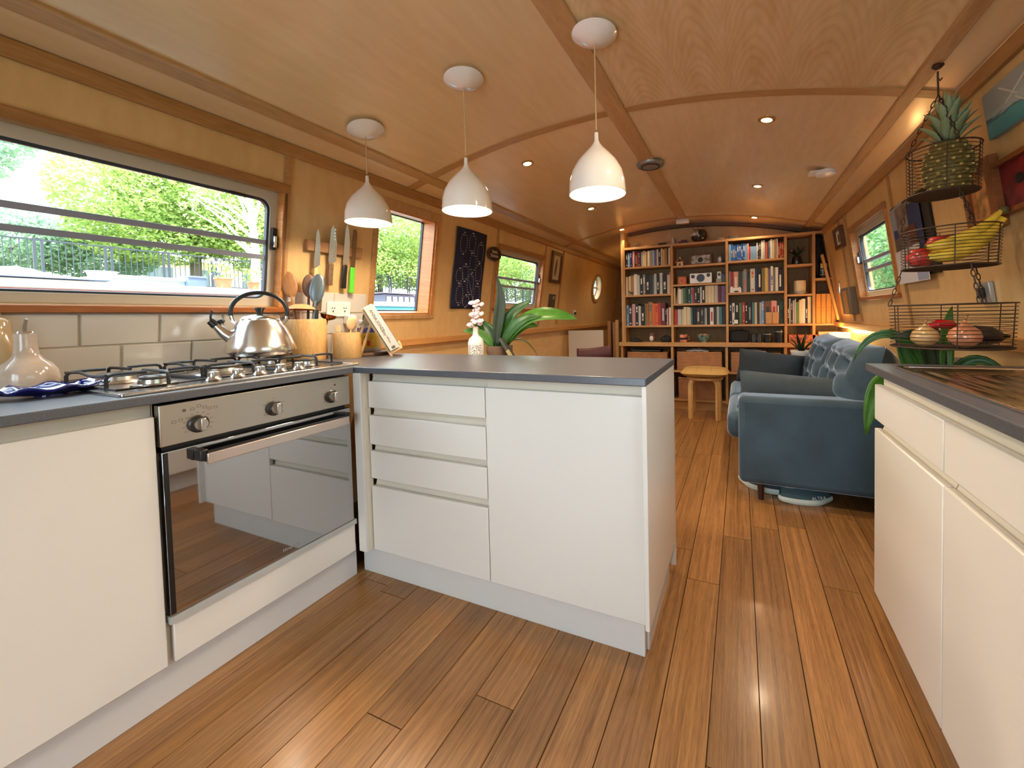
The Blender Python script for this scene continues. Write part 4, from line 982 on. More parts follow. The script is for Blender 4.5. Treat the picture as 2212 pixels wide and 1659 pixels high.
B().ell((.005, .01, .0145), .022, .018, .001, 12, 8).build('dark_figure', mat('print_black', (30, 26, 26), .6), o)
# letter rack: dark board with cards and letters clipped on
o = thing('notice_board', 'dark board pinned with cards and letters behind the baskets', 'board', M=FR @ Matrix.Translation((-1.49, VR(1.455), .002)))
B().box(-.24, .24, -.195, .215, 0, .014).build('board', mat('board_black', (34, 26, 24), .6), o, bevel=.003)
for k, (u, v, w, h, cc, rz_) in enumerate(((-.14, .08, .10, .13, (150, 156, 170), 4), (-.165, .02, .06, .06, (44, 56, 120), -6), (-.03, .05, .12, .15, (120, 104, 96), 2), (.09, .06, .08, .12, (36, 52, 98), 0), (.03, -.01, .07, .08, (90, 42, 36), 6), (-.10, -.03, .10, .06, (92, 82, 72), -3), (-.05, -.11, .17, .075, (206, 200, 198), 2), (-.02, -.185, .20, .035, (214, 212, 216), 0), (.11, -.185, .06, .03, (150, 160, 186), 0))):
    B().box(-w, w, -h, h, .014 + .002 * k, .0155 + .002 * k).build('card', mat('card_%d' % k, cc, .7, var=.25 if k in (2, 5) else 0, vscale=22), o, M=Matrix.Translation((u, v, 0)) @ Matrix.Rotation(R(rz_), 4, 'Z'), smooth=0)
so = thing('wall_switch', 'steel wall switch plate with black rocker under the baskets', 'switch', M=FR @ Matrix.Translation((-.912, VR(1.15), .0)))
B().box(-.044, .044, -.042, .042, 0, .016).build('plate', mat('switch_steel', (176, 178, 176), .35, .6), so, bevel=.003)
B().box(-.022, .014, -.020, .022, .016, .030).build('rocker', BLKP, so, bevel=.004)
o = thing('small_framed_photo', 'small dark framed photograph near the bookcase, right wall', 'picture', M=FR @ Matrix.Translation((-2.99, VR(1.72), .002)))
B().ring(rrect(-.13, .13, -.09, .09, .001, 1), rrect(-.10, .10, -.062, .062, .001, 1), XYZ, 0, .03).build('frame', wood('frame_walnut', (76, 42, 22), (112, 66, 36)), o, bevel=.003)
B().box(-.105, .105, -.066, .066, 0, .012).build('mount', PAPER, o)
B().box(-.05, .05, -.035, .035, .012, .0125).build('photo', mat('photo_grey', (110, 104, 92), .6, var=.4, vscale=30), o)
o = thing('magazine_holder', 'grey wall-hung holder with tan leaflet under the right window', 'holder', M=FR @ Matrix.Translation((-2.93, VR(1.20), .004)))
B().box(-.15, .15, -.14, .09, 0, .055).build('pocket', mat('holder_grey', (118, 98, 76), .6), o, bevel=.006)
B().box(-.05, .08, -.13, .065, .055, .057).build('leaflet', mat('leaflet_tan', (178, 128, 72), .6), o)
B().tube([(-.12, .05, .06), (-.13, .13, .05), (-.125, .16, .05)], .006, 6).build('pen', CHROME, o)
# ---- three-tier hanging basket
WIRE = mat('basket_wire', (78, 64, 54), .5, .6)
hb = thing('hanging_basket', 'three-tier wire basket hanging on chains from the ceiling trim', 'basket', (2.128, .68, .95))
B().lathe([(0, 0), (.016, 0), (.018, -.006), (.010, -.014), (0, -.014)], 16).build('hook_plate', WIRE, hb, loc=(-.016, 0, zc(2.11) - .012 - .95))
B().tube([(-.016, 0, 1.925 - .95), (-.016, 0, 1.90 - .95), (-.008, 0, 1.893 - .95), (-.004, 0, 1.90 - .95)], .003, 6).build('hook', WIRE, hb)
B().tube([(-.016, 0, 1.91 - .95), (-.014, 0, 1.845 - .95)], .003, 6).build('hanger', WIRE, hb)
def links(p, q, parent, r=.008):
    p, q = Vector(p), Vector(q); n = max(3, int((q - p).length / (r * 2.5))); b = B(); d = (q - p).normalized()
    a = d.cross(Vector((.2, .9, .1))).normalized(); c_ = d.cross(a); h_ = (q - p).length / n * .62
    for i in range(n):
        cc = p + (q - p) * (i + .5) / n; s_ = a if i % 2 else c_
        b.tube([cc + d * (h_ * math.cos(t_)) + s_ * (r * .62 * math.sin(t_)) for t_ in [2*math.pi*k/8 for k in range(8)]], .0016, 4, closed=True)
    return b.build('chain', WIRE, parent)
TIERS = ((1.495, 1.650, .100, -.001), (1.236, 1.366, .133, .017), (.956, 1.105, .168, .020))
SS = [R(35), R(155), R(275)]
for k, (z0, z1, r, dx) in enumerate(TIERS):
    nr = 12; b = B()
    for i in range(nr + 1):
        z = z0 + (z1 - z0) * i / nr - .95; rr = r * (.965 + .035 * i / nr)
        b.tube([(dx + rr * math.cos(2*math.pi*j/36), rr * math.sin(2*math.pi*j/36), z) for j in range(36)], .0026 if i in (0, nr) else .0012, 4 if i not in (0, nr) else 6, closed=True)
    bs = b.build('basket', WIRE, hb)
    for j in range(6):
        a = 2 * math.pi * j / 6 + .3; B().tube([(dx + r * .965 * math.cos(a), r * .965 * math.sin(a), z0 - .95), (dx + r * math.cos(a), r * math.sin(a), z1 - .95)], .0018, 5).build('wire_upright', WIRE, bs)
    b = B()
    for i in range(-9, 10):
        x = r * .95 * i / 9.5; h_ = math.sqrt(max(0, (r * .96) ** 2 - x * x)); b.tube([(dx + x, -h_, z0 - .95), (dx + x, h_, z0 - .95)], .0014, 4); b.tube([(dx - h_, x, z0 - .95), (dx + h_, x, z0 - .95)], .0014, 4)
    b.build('base_mesh', WIRE, bs)
    for s_ in SS:
        if k == 0: links((-.014, 0, 1.845 - .95), (dx + r * math.cos(s_), r * math.sin(s_), z1 - .95), hb)
        else:
            pz, pdx, prr = TIERS[k-1][0], TIERS[k-1][3], TIERS[k-1][2]
            links((pdx + prr * .965 * math.cos(s_), prr * .965 * math.sin(s_), pz - .95), (dx + r * math.cos(s_), r * math.sin(s_), z1 - .95), hb)
# pineapple
pa = thing('pineapple', 'ripe pineapple with green crown in the top wire basket', 'pineapple', (2.14, .675, 1.497))
PB = mat('pineapple_skin', (124, 112, 58), .55); PE = mat('pineapple_eye', (214, 196, 128), .6)
B().lathe([(0, 0), (.035, .002), (.052, .02), (.060, .06), (.060, .11), (.050, .15), (.036, .172), (0, .178)], 24).build('body', PB, pa)
b = B(); b2 = B()
for row in range(8):
    z = .016 + .021 * row; R_ = .060 * math.sqrt(max(.2, 1 - ((z - .085) / .105) ** 2)) + .001
    for q in range(11):
        a = 2*math.pi*(q + .5 * (row % 2)) / 11
        b.ell((R_ * math.cos(a), R_ * math.sin(a), z), .012, .012, .0105, 6, 4); b2.ell((R_ * 1.14 * math.cos(a), R_ * 1.14 * math.sin(a), z), .006, .006, .005, 6, 4)
o = b.build('scales', PB, pa); o['kind'] = 'stuff'
o = b2.build('scale_eyes', PE, pa); o['kind'] = 'stuff'
PCR = leafmat('pineapple_crown', (128, 152, 116), (182, 196, 150), .2, .5)
for q in range(34):
    a = q * 2.4; t_ = q / 34; el_ = .75 + .75 * t_; ln = .070 + .065 * t_; r0 = .028 * (1 - t_)
    base = Vector((r0 * math.cos(a), r0 * math.sin(a), .168 + .05 * t_)); d = Vector((math.cos(a) * math.cos(el_), math.sin(a) * math.cos(el_), math.sin(el_)))
    leaf([base, base + d * ln * .5 + Z3 * .01, base + d * ln + Vector((math.cos(a), math.sin(a), 0)) * .010], .015, PCR, pa, 'crown_leaf', .35, 6)
# bananas
bn = thing('banana_bunch', 'bunch of ripe yellow bananas in the middle wire basket', 'bananas', (2.145, .625, 1.240))
BY = mat('banana_yellow', (226, 192, 66), .45, var=.12, vscale=18); BT = mat('banana_tip', (92, 84, 40), .7)
for k, (dy, dz, sc) in enumerate(((-.035, .0, 1), (.005, .010, .97), (-.015, .040, .94), (.035, .034, .9))):
    P = []
    for i in range(13):
        t_ = i / 12; P.append((-.085 + .205 * t_ * (.5 + .5 * sc), dy * (1 - t_ * .75), .026 + dz * (1 - .3 * t_) + .115 * t_ ** 2.4))
    rad = [.007, .013, .019, .0225, .024, .0245, .0245, .024, .022, .019, .015, .010, .007]
    bb = B().tube(P, rad, 8).build('banana', BY, bn, smooth=60)
    B().ell(P[0], .006, .006, .006, 8, 5).build('tip', BT, bb)
B().ell((.120, -.004, .170), .013, .011, .014, 10, 6).build('stalk', BT, bn)
RED = mat('apple_red', (182, 52, 44), .3, var=.3, vscale=30, coat=.3)
def apple(loc, label, r=.038):
    o = thing('apple', label, 'apple', loc)
    B().lathe([(0, .012 * r / .038), (r * .3, .002), (r * .75, .002 + r * .12), (r, r * .8), (r * .98, r * 1.1), (r * .7, r * 1.65), (r * .35, r * 1.75), (r * .12, r * 1.62), (0, r * 1.55)], 24).build('flesh', RED, o, smooth=80)
    B().tube([(0, 0, r * 1.5), (.003, 0, r * 2)], .0015, 5).build('stem', BT, o)
apple((2.055, .655, 1.240), 'red apple at the left end of the middle wire basket')
apple((2.135, .725, 1.285), 'red and yellow apple behind the bananas, middle wire basket', .04)
def onion(loc, label, r, m_):
    o = thing('onion', label, 'onion', loc)
    B().lathe([(0, 0), (r * .5, .004), (r * .95, r * .5), (r, r * .85), (r * .85, r * 1.3), (r * .4, r * 1.65), (r * .12, r * 1.85), (r * .08, r * 2.05), (0, r * 2.08)], 24).build('bulb', m_, o, smooth=80)
    B().tube([(0, 0, r * 1.95), (.004, 0, r * 2.3), (.012, .004, r * 2.45)], [.004, .003, .002], 6).build('dry_tip', mat('onion_tip', (170, 128, 80), .8), o)
onion((2.055, .60, .961), 'pale yellow onion at left of the lowest wire basket', .040, mat('onion_pale', (206, 164, 108), .3, coat=.3, var=.1, vscale=10))
onion((2.145, .56, .961), 'glossy brown-pink onion in the centre of lowest basket', .044, mat('onion_pink', (206, 134, 96), .22, coat=.5, var=.1, vscale=10))
o = thing('chilli_pepper', 'shiny red pepper behind the onions in lowest basket', 'pepper', (2.12, .66, .985))
B().tube([(-.04, 0, .04), (-.01, 0, .052), (.03, .01, .048), (.055, .01, .035)], [.008, .016, .017, .005], 10).build('body', mat('pepper_red', (176, 24, 26), .12, coat=.6), o, smooth=70)
B().tube([(-.04, 0, .04), (-.055, 0, .045)], .003, 6).build('stalk', BT, o)
o = thing('aubergine', 'dark purple aubergine lying at right of lowest basket', 'aubergine', (2.215, .63, .961))
B().tube([(-.065, 0, .034), (-.05, 0, .036), (-.02, 0, .038), (.02, 0, .036), (.045, 0, .030), (.06, 0, .028)], [.012, .028, .034, .032, .022, .008], 14).build('body', mat('aubergine', (38, 26, 34), .25, coat=.4), o, smooth=70)
B().lathe([(.012, 0), (.018, .008), (0, .014)], 10, (.058, 0, .028)).build('calyx', MATS['plant_leaf_dark'] if 'plant_leaf_dark' in MATS else PLANTD, o)
# ================================================================ PLANT BY THE SINK
ps = thing('plant_stand', 'black plant stand between sofa and right worktop', 'stand', (2.16, .82, 0))
B().box(-.15, .15, -.15, .15, .55, .58).build('top', BLKP, ps, bevel=.003)
B().box(-.15, .15, -.15, .15, .12, .14).build('shelf', BLKP, ps, bevel=.003)
for a in (-.135, .135):
    for c_ in (-.135, .135): B().box(a - .015, a + .015, c_ - .015, c_ + .015, 0, .55).build('leg', BLKP, ps)
p2 = thing('potted_plant', 'strap-leaved green plant in white pot behind the right worktop', 'plant', (2.16, .82, .58))
B().lathe([(0, 0), (.075, 0), (.10, .16), (.105, .18), (.095, .18), (.09, .15), (0, .15)], 28).build('pot', WPLAS, p2)
B().lathe([(0, .155), (.09, .155)], 20).build('soil', MATS['soil'], p2)
for P, w, m_ in (
    ([(-.02, -.02, .15), (-.06, -.05, .40), (-.13, -.04, .48), (-.24, -.02, .42), (-.27, -.02, .30)], .018, PLANT),
    ([(-.01, -.02, .15), (-.02, -.04, .38), (-.06, -.05, .46), (-.14, -.04, .40)], .022, PLANTD),
    ([(-.03, -.01, .15), (-.07, .0, .26), (-.10, .0, .33), (-.12, .0, .42)], .024, PLANT),
    ([(.0, -.02, .15), (.0, -.02, .28), (.01, .0, .36), (.0, .0, .45)], .026, PLANTD),
    ([(.02, .0, .15), (.05, .0, .32), (.12, -.03, .38), (.20, -.06, .24)], .020, PLANT),
    ([(.03, .02, .15), (.06, .03, .26), (.10, .02, .33), (.14, .0, .26)], .018, PLANTD),
    ([(-.05, -.06, .15), (-.19, -.12, .34), (-.235, -.14, .22), (-.255, -.14, .03)], .036, PLANTB),
    ([(.02, -.03, .15), (.03, -.02, .34), (.02, -.01, .43), (.05, .0, .52)], .022, PLANTB)):
    leaf(P, w, m_, p2, fold=.3, face=(-.2, -1, .15))
o = thing('grey_box', 'grey cardboard box on the ledge behind the sofa', 'box', (2.28, 1.16, .58))
B().box(-.09, .07, -.10, .10, .02, .22).build('carton', mat('carton_grey', (150, 134, 116), .8), o, bevel=.003)
B().hexa([(-.09, -.10, .22), (.07, -.10, .22), (.07, -.10, .224), (-.09, -.10, .224), (-.13, -.13, .30), (.05, -.13, .30), (.05, -.13, .304), (-.13, -.13, .304)]).build('flap', mat('carton_light', (172, 160, 150), .8), o)
B().box(-.09, .08, -.10, .10, -.58, .02).build('pedestal', BLKP, o)
# ================================================================ SOFA
VEL = mat('velvet_teal', (48, 70, 84), .7, sheen=1.0, var=.16, vscale=5, bump=.12, bscale=300)
VELP = MATS['velvet_teal']
sf = thing('sofa', 'blue-grey velvet sofa with tufted back along the right wall', 'sofa', (1.85, 2.1, 0))
def sbox(x0, x1, y0, y1, z0, z1, name, bev, par=None, m_=VEL):
    return part(B().box(x0, x1, y0, y1, z0, z1), name, m_, par or sf, bevel=bev, seg=4, smooth=60)
sbox(1.452, 2.36, 1.335, 1.50, .105, .612, 'arm', .035)
sbox(1.452, 2.36, 2.85, 3.0, .105, .612, 'arm', .035)
sbox(1.53, 2.36, 1.50, 2.85, .115, .32, 'base', .02)
sbox(2.25, 2.36, 1.50, 2.85, .30, .70, 'back_frame', .04)
def cushion(cx, cy, cz_, ax, ay, az, name, par, m_, tuft=(), puff=.5, n=24, axis='x', M=None, lean=0):
    """pillow: half sizes ax,ay,az; `axis` is the thin direction"""
    b = B()
    for s_ in (1, -1):
        def fn(i, j):
            a = -1 + 2 * i / n; c_ = -1 + 2 * j / n
            e = (1 - abs(a) ** 3.2) * (1 - abs(c_) ** 3.2); t_ = (max(0, e)) ** puff
            for (ta, tc_) in tuft: t_ -= .42 * math.exp(-(((a - ta) * 5.5) ** 2 + ((c_ - tc_) * 5.5) ** 2)) + .10 * math.exp(-((abs(a - ta) - abs(c_ - tc_)) * 9) ** 2) * math.exp(-(((a - ta) * 2.2) ** 2 + ((c_ - tc_) * 2.2) ** 2))
            pin = 1 - .05 * (1 - abs(a * c_)) * (abs(a) ** 4 + abs(c_) ** 4) * (1 if puff > .45 else .3)
            if axis == 'x': return (s_ * ax * t_, ay * a * pin, az * c_ * pin)
            if axis == 'y': return (ax * a * pin, s_ * ay * t_, az * c_ * pin)
            return (ax * a * pin, ay * c_ * pin, s_ * az * t_)
        b.grid(n + 1, n + 1, fn)
    Mx = Matrix.Translation((cx, cy, cz_)) @ (M or Matrix())
    if par is not None: Mx = Matrix.Translation(-par.location) @ Mx
    return b.build(name, m_, par, M=Mx, smooth=80)
for k, (y0, y1) in enumerate(((1.50, 2.175), (2.175, 2.85))):
    sc_ = sbox(1.385, 2.08, y0 + .004, y1 - .004, .31, .475, 'seat_cushion', .05)
VELL = VEL
for yc in (1.765, 2.50):
    cushion(2.10, yc, .645, .17, .40, .26, 'back_cushion', sf, VEL, tuft=((-.5, .45), (0, .45), (.5, .45), (-.25, 0), (.25, 0), (-.5, -.45), (0, -.45), (.5, -.45)), puff=.5, n=44, axis='x', M=Matrix.Rotation(R(12), 4, 'Y'))
LEGW = mat('leg_mahogany', (52, 24, 18), .35)
for a, c_ in ((1.57, 1.40), (2.28, 1.40), (1.57, 2.92), (2.28, 2.92)):
    part(B().cyl((a, c_, .0), (a, c_, .125), .014, .022, 12), 'leg', LEGW, sf)
DVEL = mat('velvet_dark', (26, 36, 42), .8, sheen=.12, var=.25, vscale=6, bump=.1, bscale=300)
o = cushion(1.69, 2.60, .615, .25, .08, .145, 'throw_cushion', None, DVEL, axis='y', M=Matrix.Rotation(R(-18), 4, 'X') @ Matrix.Rotation(R(7), 4, 'Y')); tag(o, 'dark teal crushed velvet cushion at the far sofa end', 'cushion')
o = cushion(1.80, 1.60, .585, .35, .07, .125, 'throw_cushion', None, mat('velvet_grey', (60, 70, 74), .8, sheen=.3, var=.12, vscale=6, bump=.1, bscale=300), axis='y', M=Matrix.Rotation(R(8), 4, 'X') @ Matrix.Rotation(R(4), 4, 'Y')); tag(o, 'long grey velvet cushion behind the near sofa arm', 'cushion')
# shoes
def shoe(loc, rot, label, cu, cs):
    o = thing('running_shoe', label, 'shoe', loc, rot)
    L_ = .285
    def wid(t_): return .030 + .020 * math.sin(math.pi * min(1, t_ * 1.05)) + .014 * math.exp(-((t_ - .72) * 4) ** 2)
    out = [];
    for i in range(25): t_ = i / 24; out.append((L_ * (t_ - .5), -wid(t_) * (math.sin(math.pi * (t_ * .96 + .02)) ** .35)))
    for i in range(24, -1, -1): t_ = i / 24; out.append((L_ * (t_ - .5), wid(t_) * (math.sin(math.pi * (t_ * .96 + .02)) ** .35)))
    n = len(out); b = B()
    lv = [(.90, 0), (1.0, .008), (1.03, .022), (1.0, .034)]
    rk = lambda x: .012 * max(0, abs(x) / (L_ / 2) - .55)
    vs = [(x * k, y * k, z + rk(x)) for k, z in lv for x, y in out]; fs = [tuple(range(n - 1, -1, -1)), tuple(3 * n + i for i in range(n))]
    for j in range(3):
        for i in range(n): fs.append((j*n + i, j*n + (i+1) % n, (j+1)*n + (i+1) % n, (j+1)*n + i))
    B().add(vs, fs).build('sole', cs, o)
    def up(i, j):
        t_ = i / 20; a = math.pi * j / 12; w = wid(t_) * .97 * (math.sin(math.pi * (t_ * .94 + .03)) ** .35)
        h_ = .095 - .055 * max(0, (t_ - .30) / .7) ** .8 if t_ > .3 else .10
        if t_ > .93: h_ *= max(.3, (1 - t_) / .07)
        if t_ < .05: h_ *= .7 + 6 * t_
        return (L_ * (t_ - .5) * .97, w * math.cos(a), .03 + h_ * math.sin(a) ** .8)
    u = B().grid(21, 13, up).build('upper', cu, o, smooth=80)
    B().ell((-.075, 0, .108), .048, .026, .022, 14, 8).build('opening', mat('shoe_lining', (70, 60, 66), .9), o)
    B().ring([(-.075 + .055 * math.cos(q * .4488), .033 * math.sin(q * .4488)) for q in range(14)], [(-.075 + .045 * math.cos(q * .4488), .024 * math.sin(q * .4488)) for q in range(14)], XYZ, .092, .124).build('collar', mat('shoe_collar', (150, 158, 160), .8), o)
    for k in range(4): B().tube([(.0 + .018 * k, -.022, .108 - .009 * k), (.0 + .018 * k, 0, .116 - .010 * k), (.0 + .018 * k, .022, .108 - .009 * k)], .002, 5).build('lace', WPLAS, u)
    return o
SHT = mat('shoe_teal', (58, 84, 94), .8, bump=.2, bscale=500); SHS = mat('shoe_sole', (206, 220, 214), .6)
s1 = shoe((1.80, 1.445, .001), .34, 'teal running shoe with white sole under the sofa arm', SHT, SHS)
text('ALTRA', .026, mat('shoe_print', (214, 222, 224), .6), 'lettering', s1, Matrix.Translation((.045, -.0605, .047)) @ Matrix.Rotation(R(62), 4, 'X') @ Matrix.Rotation(R(4), 4, 'Z'))
s2 = shoe((1.575, 1.56, .001), 2.55, 'dark running shoe, toe out past the sofa leg', mat('shoe_dark', (50, 62, 66), .8), SHS)
# ================================================================ STOOL
stl = thing('stool', 'pale bentwood stool with L-shaped legs before the bookcase', 'stool', (1.12, 3.30, 0))
BIR = wood('birch', (196, 150, 86), (226, 184, 122), (4, 4, .8), .45)
B().lathe([(0, .405), (.175, .405), (.18, .41), (.18, .428), (.175, .433), (0, .433)], 36).build('seat', BIR, stl)
for a in (45, 135, 225, 315):
    d = Vector((math.cos(R(a)), math.sin(R(a)), 0)); s_ = Vector((-d.y, d.x, 0))
    pts = [d * .19, d * .19 + Z3 * .33, d * .186 + Z3 * .365, d * .172 + Z3 * .39, d * .145 + Z3 * .402, d * .06 + Z3 * .404]
    b = B(); vs = []; fs = []
    for i, p in enumerate(pts):
        t_ = (Vector(pts[min(i + 1, 5)]) - Vector(pts[max(i - 1, 0)])).normalized(); nn = t_.cross(s_) * .013
        vs += [p + s_ * .024 + nn, p - s_ * .024 + nn, p - s_ * .024 - nn, p + s_ * .024 - nn]
    for i in range(5):
        for k in range(4): fs.append((4*i + k, 4*i + (k+1) % 4, 4*i + 4 + (k+1) % 4, 4*i + 4 + k))
    fs += [(0, 3, 2, 1), (20, 21, 22, 23)]
    b.add(vs, fs).build('leg', BIR, stl, bevel=.002)
sc2 = thing('seat_pad', 'mustard checked square cushion on the bentwood stool', 'cushion', (1.12, 3.30, .433))
YEL = mat('mustard_cloth', (186, 148, 84), .9, bump=.2, bscale=300)
def pad(s_):
    def fn(i, j):
        a = -1 + i / 10; c_ = -1 + j / 10; t_ = (max(0, (1 - a ** 4) * (1 - c_ ** 4))) ** .45; k = 1 / (abs(a) ** 5 + abs(c_) ** 5 + 1e-9) ** .2 * max(abs(a), abs(c_)) if max(abs(a), abs(c_)) > 0 else 1
        return (.235 * a * k, .235 * c_ * k, .046 + s_ * .046 * t_)
    return fn
B().grid(21, 21, pad(1)).grid(21, 21, pad(-1)).build('pad', YEL, sc2, smooth=80)
for q in (-.07, .07):
    for ax in (0, 1):
        P = [((q, -.215 + .43 * k / 16) if ax == 0 else (-.215 + .43 * k / 16, q)) for k in range(17)]
        B().tube([(a, c_, .046 + .0465 * (max(0, (1 - (a / .235) ** 4) * (1 - (c_ / .235) ** 4))) ** .45) for a, c_ in P], .0018, 5).build('stripe', mat('stripe_brown', (140, 104, 56), .9), sc2)
# ================================================================ BOOKCASE
BY0, BY1 = 3.60, 3.865; bt = .013
bc = thing('bookcase', 'oak bookcase filling the far bulkhead, with counter and open lower bays', 'bookcase', (1.2, 3.7, 0))
VX = [.180, .746, 1.336, 1.904, 2.157]
for i, x in enumerate(VX):
    zt = 1.90 if i else zc(.18) - .12
    part(B().box(x - bt, x + bt, BY0, BY1, .766, zt), 'upright', SHELFV, bc, bevel=.0015)
COLS = [(VX[0], VX[1]), (VX[1], VX[2]), (VX[2], VX[3]), (VX[3], VX[4])]
SH = [[1.665, 1.330, .965], [1.645, 1.430, 1.210, .965], [1.655, 1.310, .965], [1.577, 1.270, .965]]
for (a, c_), zs in zip(COLS, SH):
    for z in zs: part(B().box(a + bt, c_ - bt, BY0 + .004, BY1, z - .022, z), 'shelf', SHELFW, bc, bevel=.0015)
part(B().box(.193, 2.245, BY0 - .002, BY1, 1.872, 1.897), 'top_shelf', SHELFW, bc, bevel=.0015)
part(B().box(VX[4] + bt, 2.31, BY0 + .004, BY1, 1.402, 1.424), 'shelf', SHELFW, bc, bevel=.0015)
part(B().box(VX[4] + bt, 2.376, BY0 + .004, BY1, .943, .965), 'shelf', SHELFW, bc, bevel=.0015)
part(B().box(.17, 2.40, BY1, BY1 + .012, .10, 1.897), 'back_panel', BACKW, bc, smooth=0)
part(B().box(.124, 2.40, 3.53, BY1, .722, .766), 'counter', SHELFW, bc, bevel=.003)
for x in (.157, .746, 1.328, 1.896, 2.37): part(B().box(x - .013, x + .013, 3.545, BY1, .09, .722), 'lower_upright', SHELFV, bc, bevel=.0015)
part(B().box(.144, 2.38, 3.55, BY1, .425, .447), 'lower_shelf', SHELFW, bc, bevel=.0015)
part(B().box(.144, 2.38, 3.55, BY1, .10, .124), 'lower_shelf', SHELFW, bc, bevel=.0015)
part(B().box(.144, 2.38, 3.60, 3.62, 0, .10), 'kick_board', SHELFW, bc)
part(B().hexa([(2.376, BY0, .965), (2.396, BY0, .965), (2.396, BY1, .965), (2.376, BY1, .965), (2.238, BY0, 1.872), (2.256, BY0, 1.872), (2.256, BY1, 1.872), (2.238, BY1, 1.872)]), 'sloping_side', SHELFV, bc)
# ---- books
COL = dict(k=(30, 28, 28), d=(54, 48, 44), n=(36, 46, 88), b=(46, 96, 166), l=(128, 164, 198), w=(222, 216, 202), c=(214, 194, 156), y=(222, 190, 112), h=(110, 76, 52), m=(98, 36, 40), r=(168, 52, 46), o=(206, 96, 42), g=(92, 122, 72), e=(42, 70, 56), t=(66, 112, 116), p=(202, 146, 140), u=(112, 88, 122), a=(132, 130, 126), s=(184, 180, 172), v=(122, 110, 62), q=(170, 126, 78))
CN = dict(k='black', d='charcoal', n='navy', b='blue', l='pale blue', w='white', c='cream', y='yellow-cream', h='brown', m='maroon', r='red', o='orange', g='green', e='dark green', t='teal', p='pink', u='purple', a='grey', s='light grey', v='olive', q='tan')
ORD = ['first', 'second', 'third', 'fourth', 'fifth', 'sixth', 'seventh', 'eighth', 'ninth', 'tenth', 'eleventh', 'twelfth', 'thirteenth', 'fourteenth', 'fifteenth', 'sixteenth', 'seventeenth', 'eighteenth', 'nineteenth', 'twentieth', 'twenty-first', 'twenty-second', 'twenty-third', 'twenty-fourth', 'twenty-fifth', 'twenty-sixth', 'twenty-seventh', 'twenty-eighth', 'twenty-ninth', 'thirtieth', 'thirty-first', 'thirty-second']
rb = random.Random(11)
def bmat(k): return mat('cover_' + CN[k].replace(' ', '_').replace('-', '_'), COL[k], .55)
BOOKS = {}
def shelf_books(spec, x0, x1, z, h, dep, where, group, lean=None):
    """spec: letters = cover colour, digits = relative width, optional / height factor, optional letter after _ = title-band colour"""
    items = spec.split(); tot = sum(float(''.join(ch for ch in i.split('/')[0].split('_')[0] if ch.isdigit())) for i in items)
    x = x0
    for n, it in enumerate(items):
        core = it.split('/')[0].split('_')[0]; k = core[0]; w = float(core[1:]) / tot * (x1 - x0)
        hf = float(it.split('/')[1].split('_')[0]) if '/' in it else 1 + rb.uniform(-.07, .05); bandc = it.split('_')[1] if '_' in it else None
        hh_ = h * hf; dd = dep * rb.uniform(.85, 1); y0 = 3.612 + rb.uniform(0, .018)
        if it[0] == 'k' and bandc is None and rb.random() < .6: bandc = 'w'
        if it[0] in 'dnm' and bandc is None and rb.random() < .5: bandc = 's'
        b = B(); g_ = .0006
        b.mt(0)
        a, c_ = x + g_, x + w - g_
        # boards and rounded spine
        b.box(a, a + .002, y0 + .002, y0 + dd, z, z + hh_).box(c_ - .002, c_, y0 + .002, y0 + dd, z, z + hh_)
        pol = [(a, y0 + .003), (a + w * .2, y0 + .0008), (a + w * .5, y0), (a + w * .8, y0 + .0008), (c_, y0 + .003), (c_, y0 + .006), (a, y0 + .006)]
        b.prism(pol, lambda p_, q_, r_: (p_, q_, r_), z, z + hh_)
        b.mt(1); b.box(a + .002, c_ - .002, y0 + .006, y0 + dd - .004, z + .003, z + hh_ - .004)
        mats_ = [bmat(k), PAPER]
        if bandc:
            mats_.append(bmat(bandc)); b.mt(2)
            for (f0, f1) in rb.choice((((.25, .32), (.36, .40), (.44, .62)), ((.55, .85), (.12, .18)), ((.2, .75),), ((.62, .70), (.74, .88), (.08, .14)))):
                b.box(x + w * .3, x + w * .7, y0 - .0012, y0 + .001, z + hh_ * f0, z + hh_ * f1)
        nm = 'book'
        o = b.build(nm, mats_, smooth=0)
        tag(o, '%s book, %s from left on %s' % (CN[k], ORD[n], where), 'book', group)
        BOOKS[(where, n)] = (o, x, w, y0, z, hh_)
        if lean and n in lean:
            ang_ = lean[n]; piv = Vector((x, 0, z)); o.matrix_world = Matrix.Translation(piv) @ Matrix.Rotation(ang_, 4, 'Y') @ Matrix.Translation(-piv)
        x += w
C1 = (VX[0] + bt + .004, VX[1] - bt - .004); C2 = (VX[1] + bt + .004, VX[2] - bt - .004); C3 = (VX[2] + bt + .004, VX[3] - bt - .004); C4 = (VX[3] + bt + .004, VX[4] - bt - .004)
shelf_books('k36 l30_w b14 n20_w m12 p32 m30_s r14 m34_s d14 s30 c30 y26 c16 w34 c18 s28 l22 u24 w28 k34_s c28 y24 q34/1.05 h14 k10 c26/1.06', *C1, 1.665, .185, .14, 'top shelf, left bay', 'books on the top shelf of the left bay')
shelf_books('c30/.95 q14 c28 q40 w46/1.06 s38 k40_w a34_w k58_w d34 t22 s36 k34 w40/1.05 k60 c32 p14', *C1, 1.330, .235, .16, 'second shelf, left bay', 'books on the second shelf of the left bay')
shelf_books('l32_b d46/.95_w p44 k44/1.03_w s34 k48_w v36 o14 q54/1.1_t o36/1.03 o40/1.02_r r34/1.06 m58/1.05 k14/.8 s16/.78 r14/.82 w26/.82', *C1, .965, .250, .17, 'third shelf, left bay', 'books on the third shelf of the left bay')
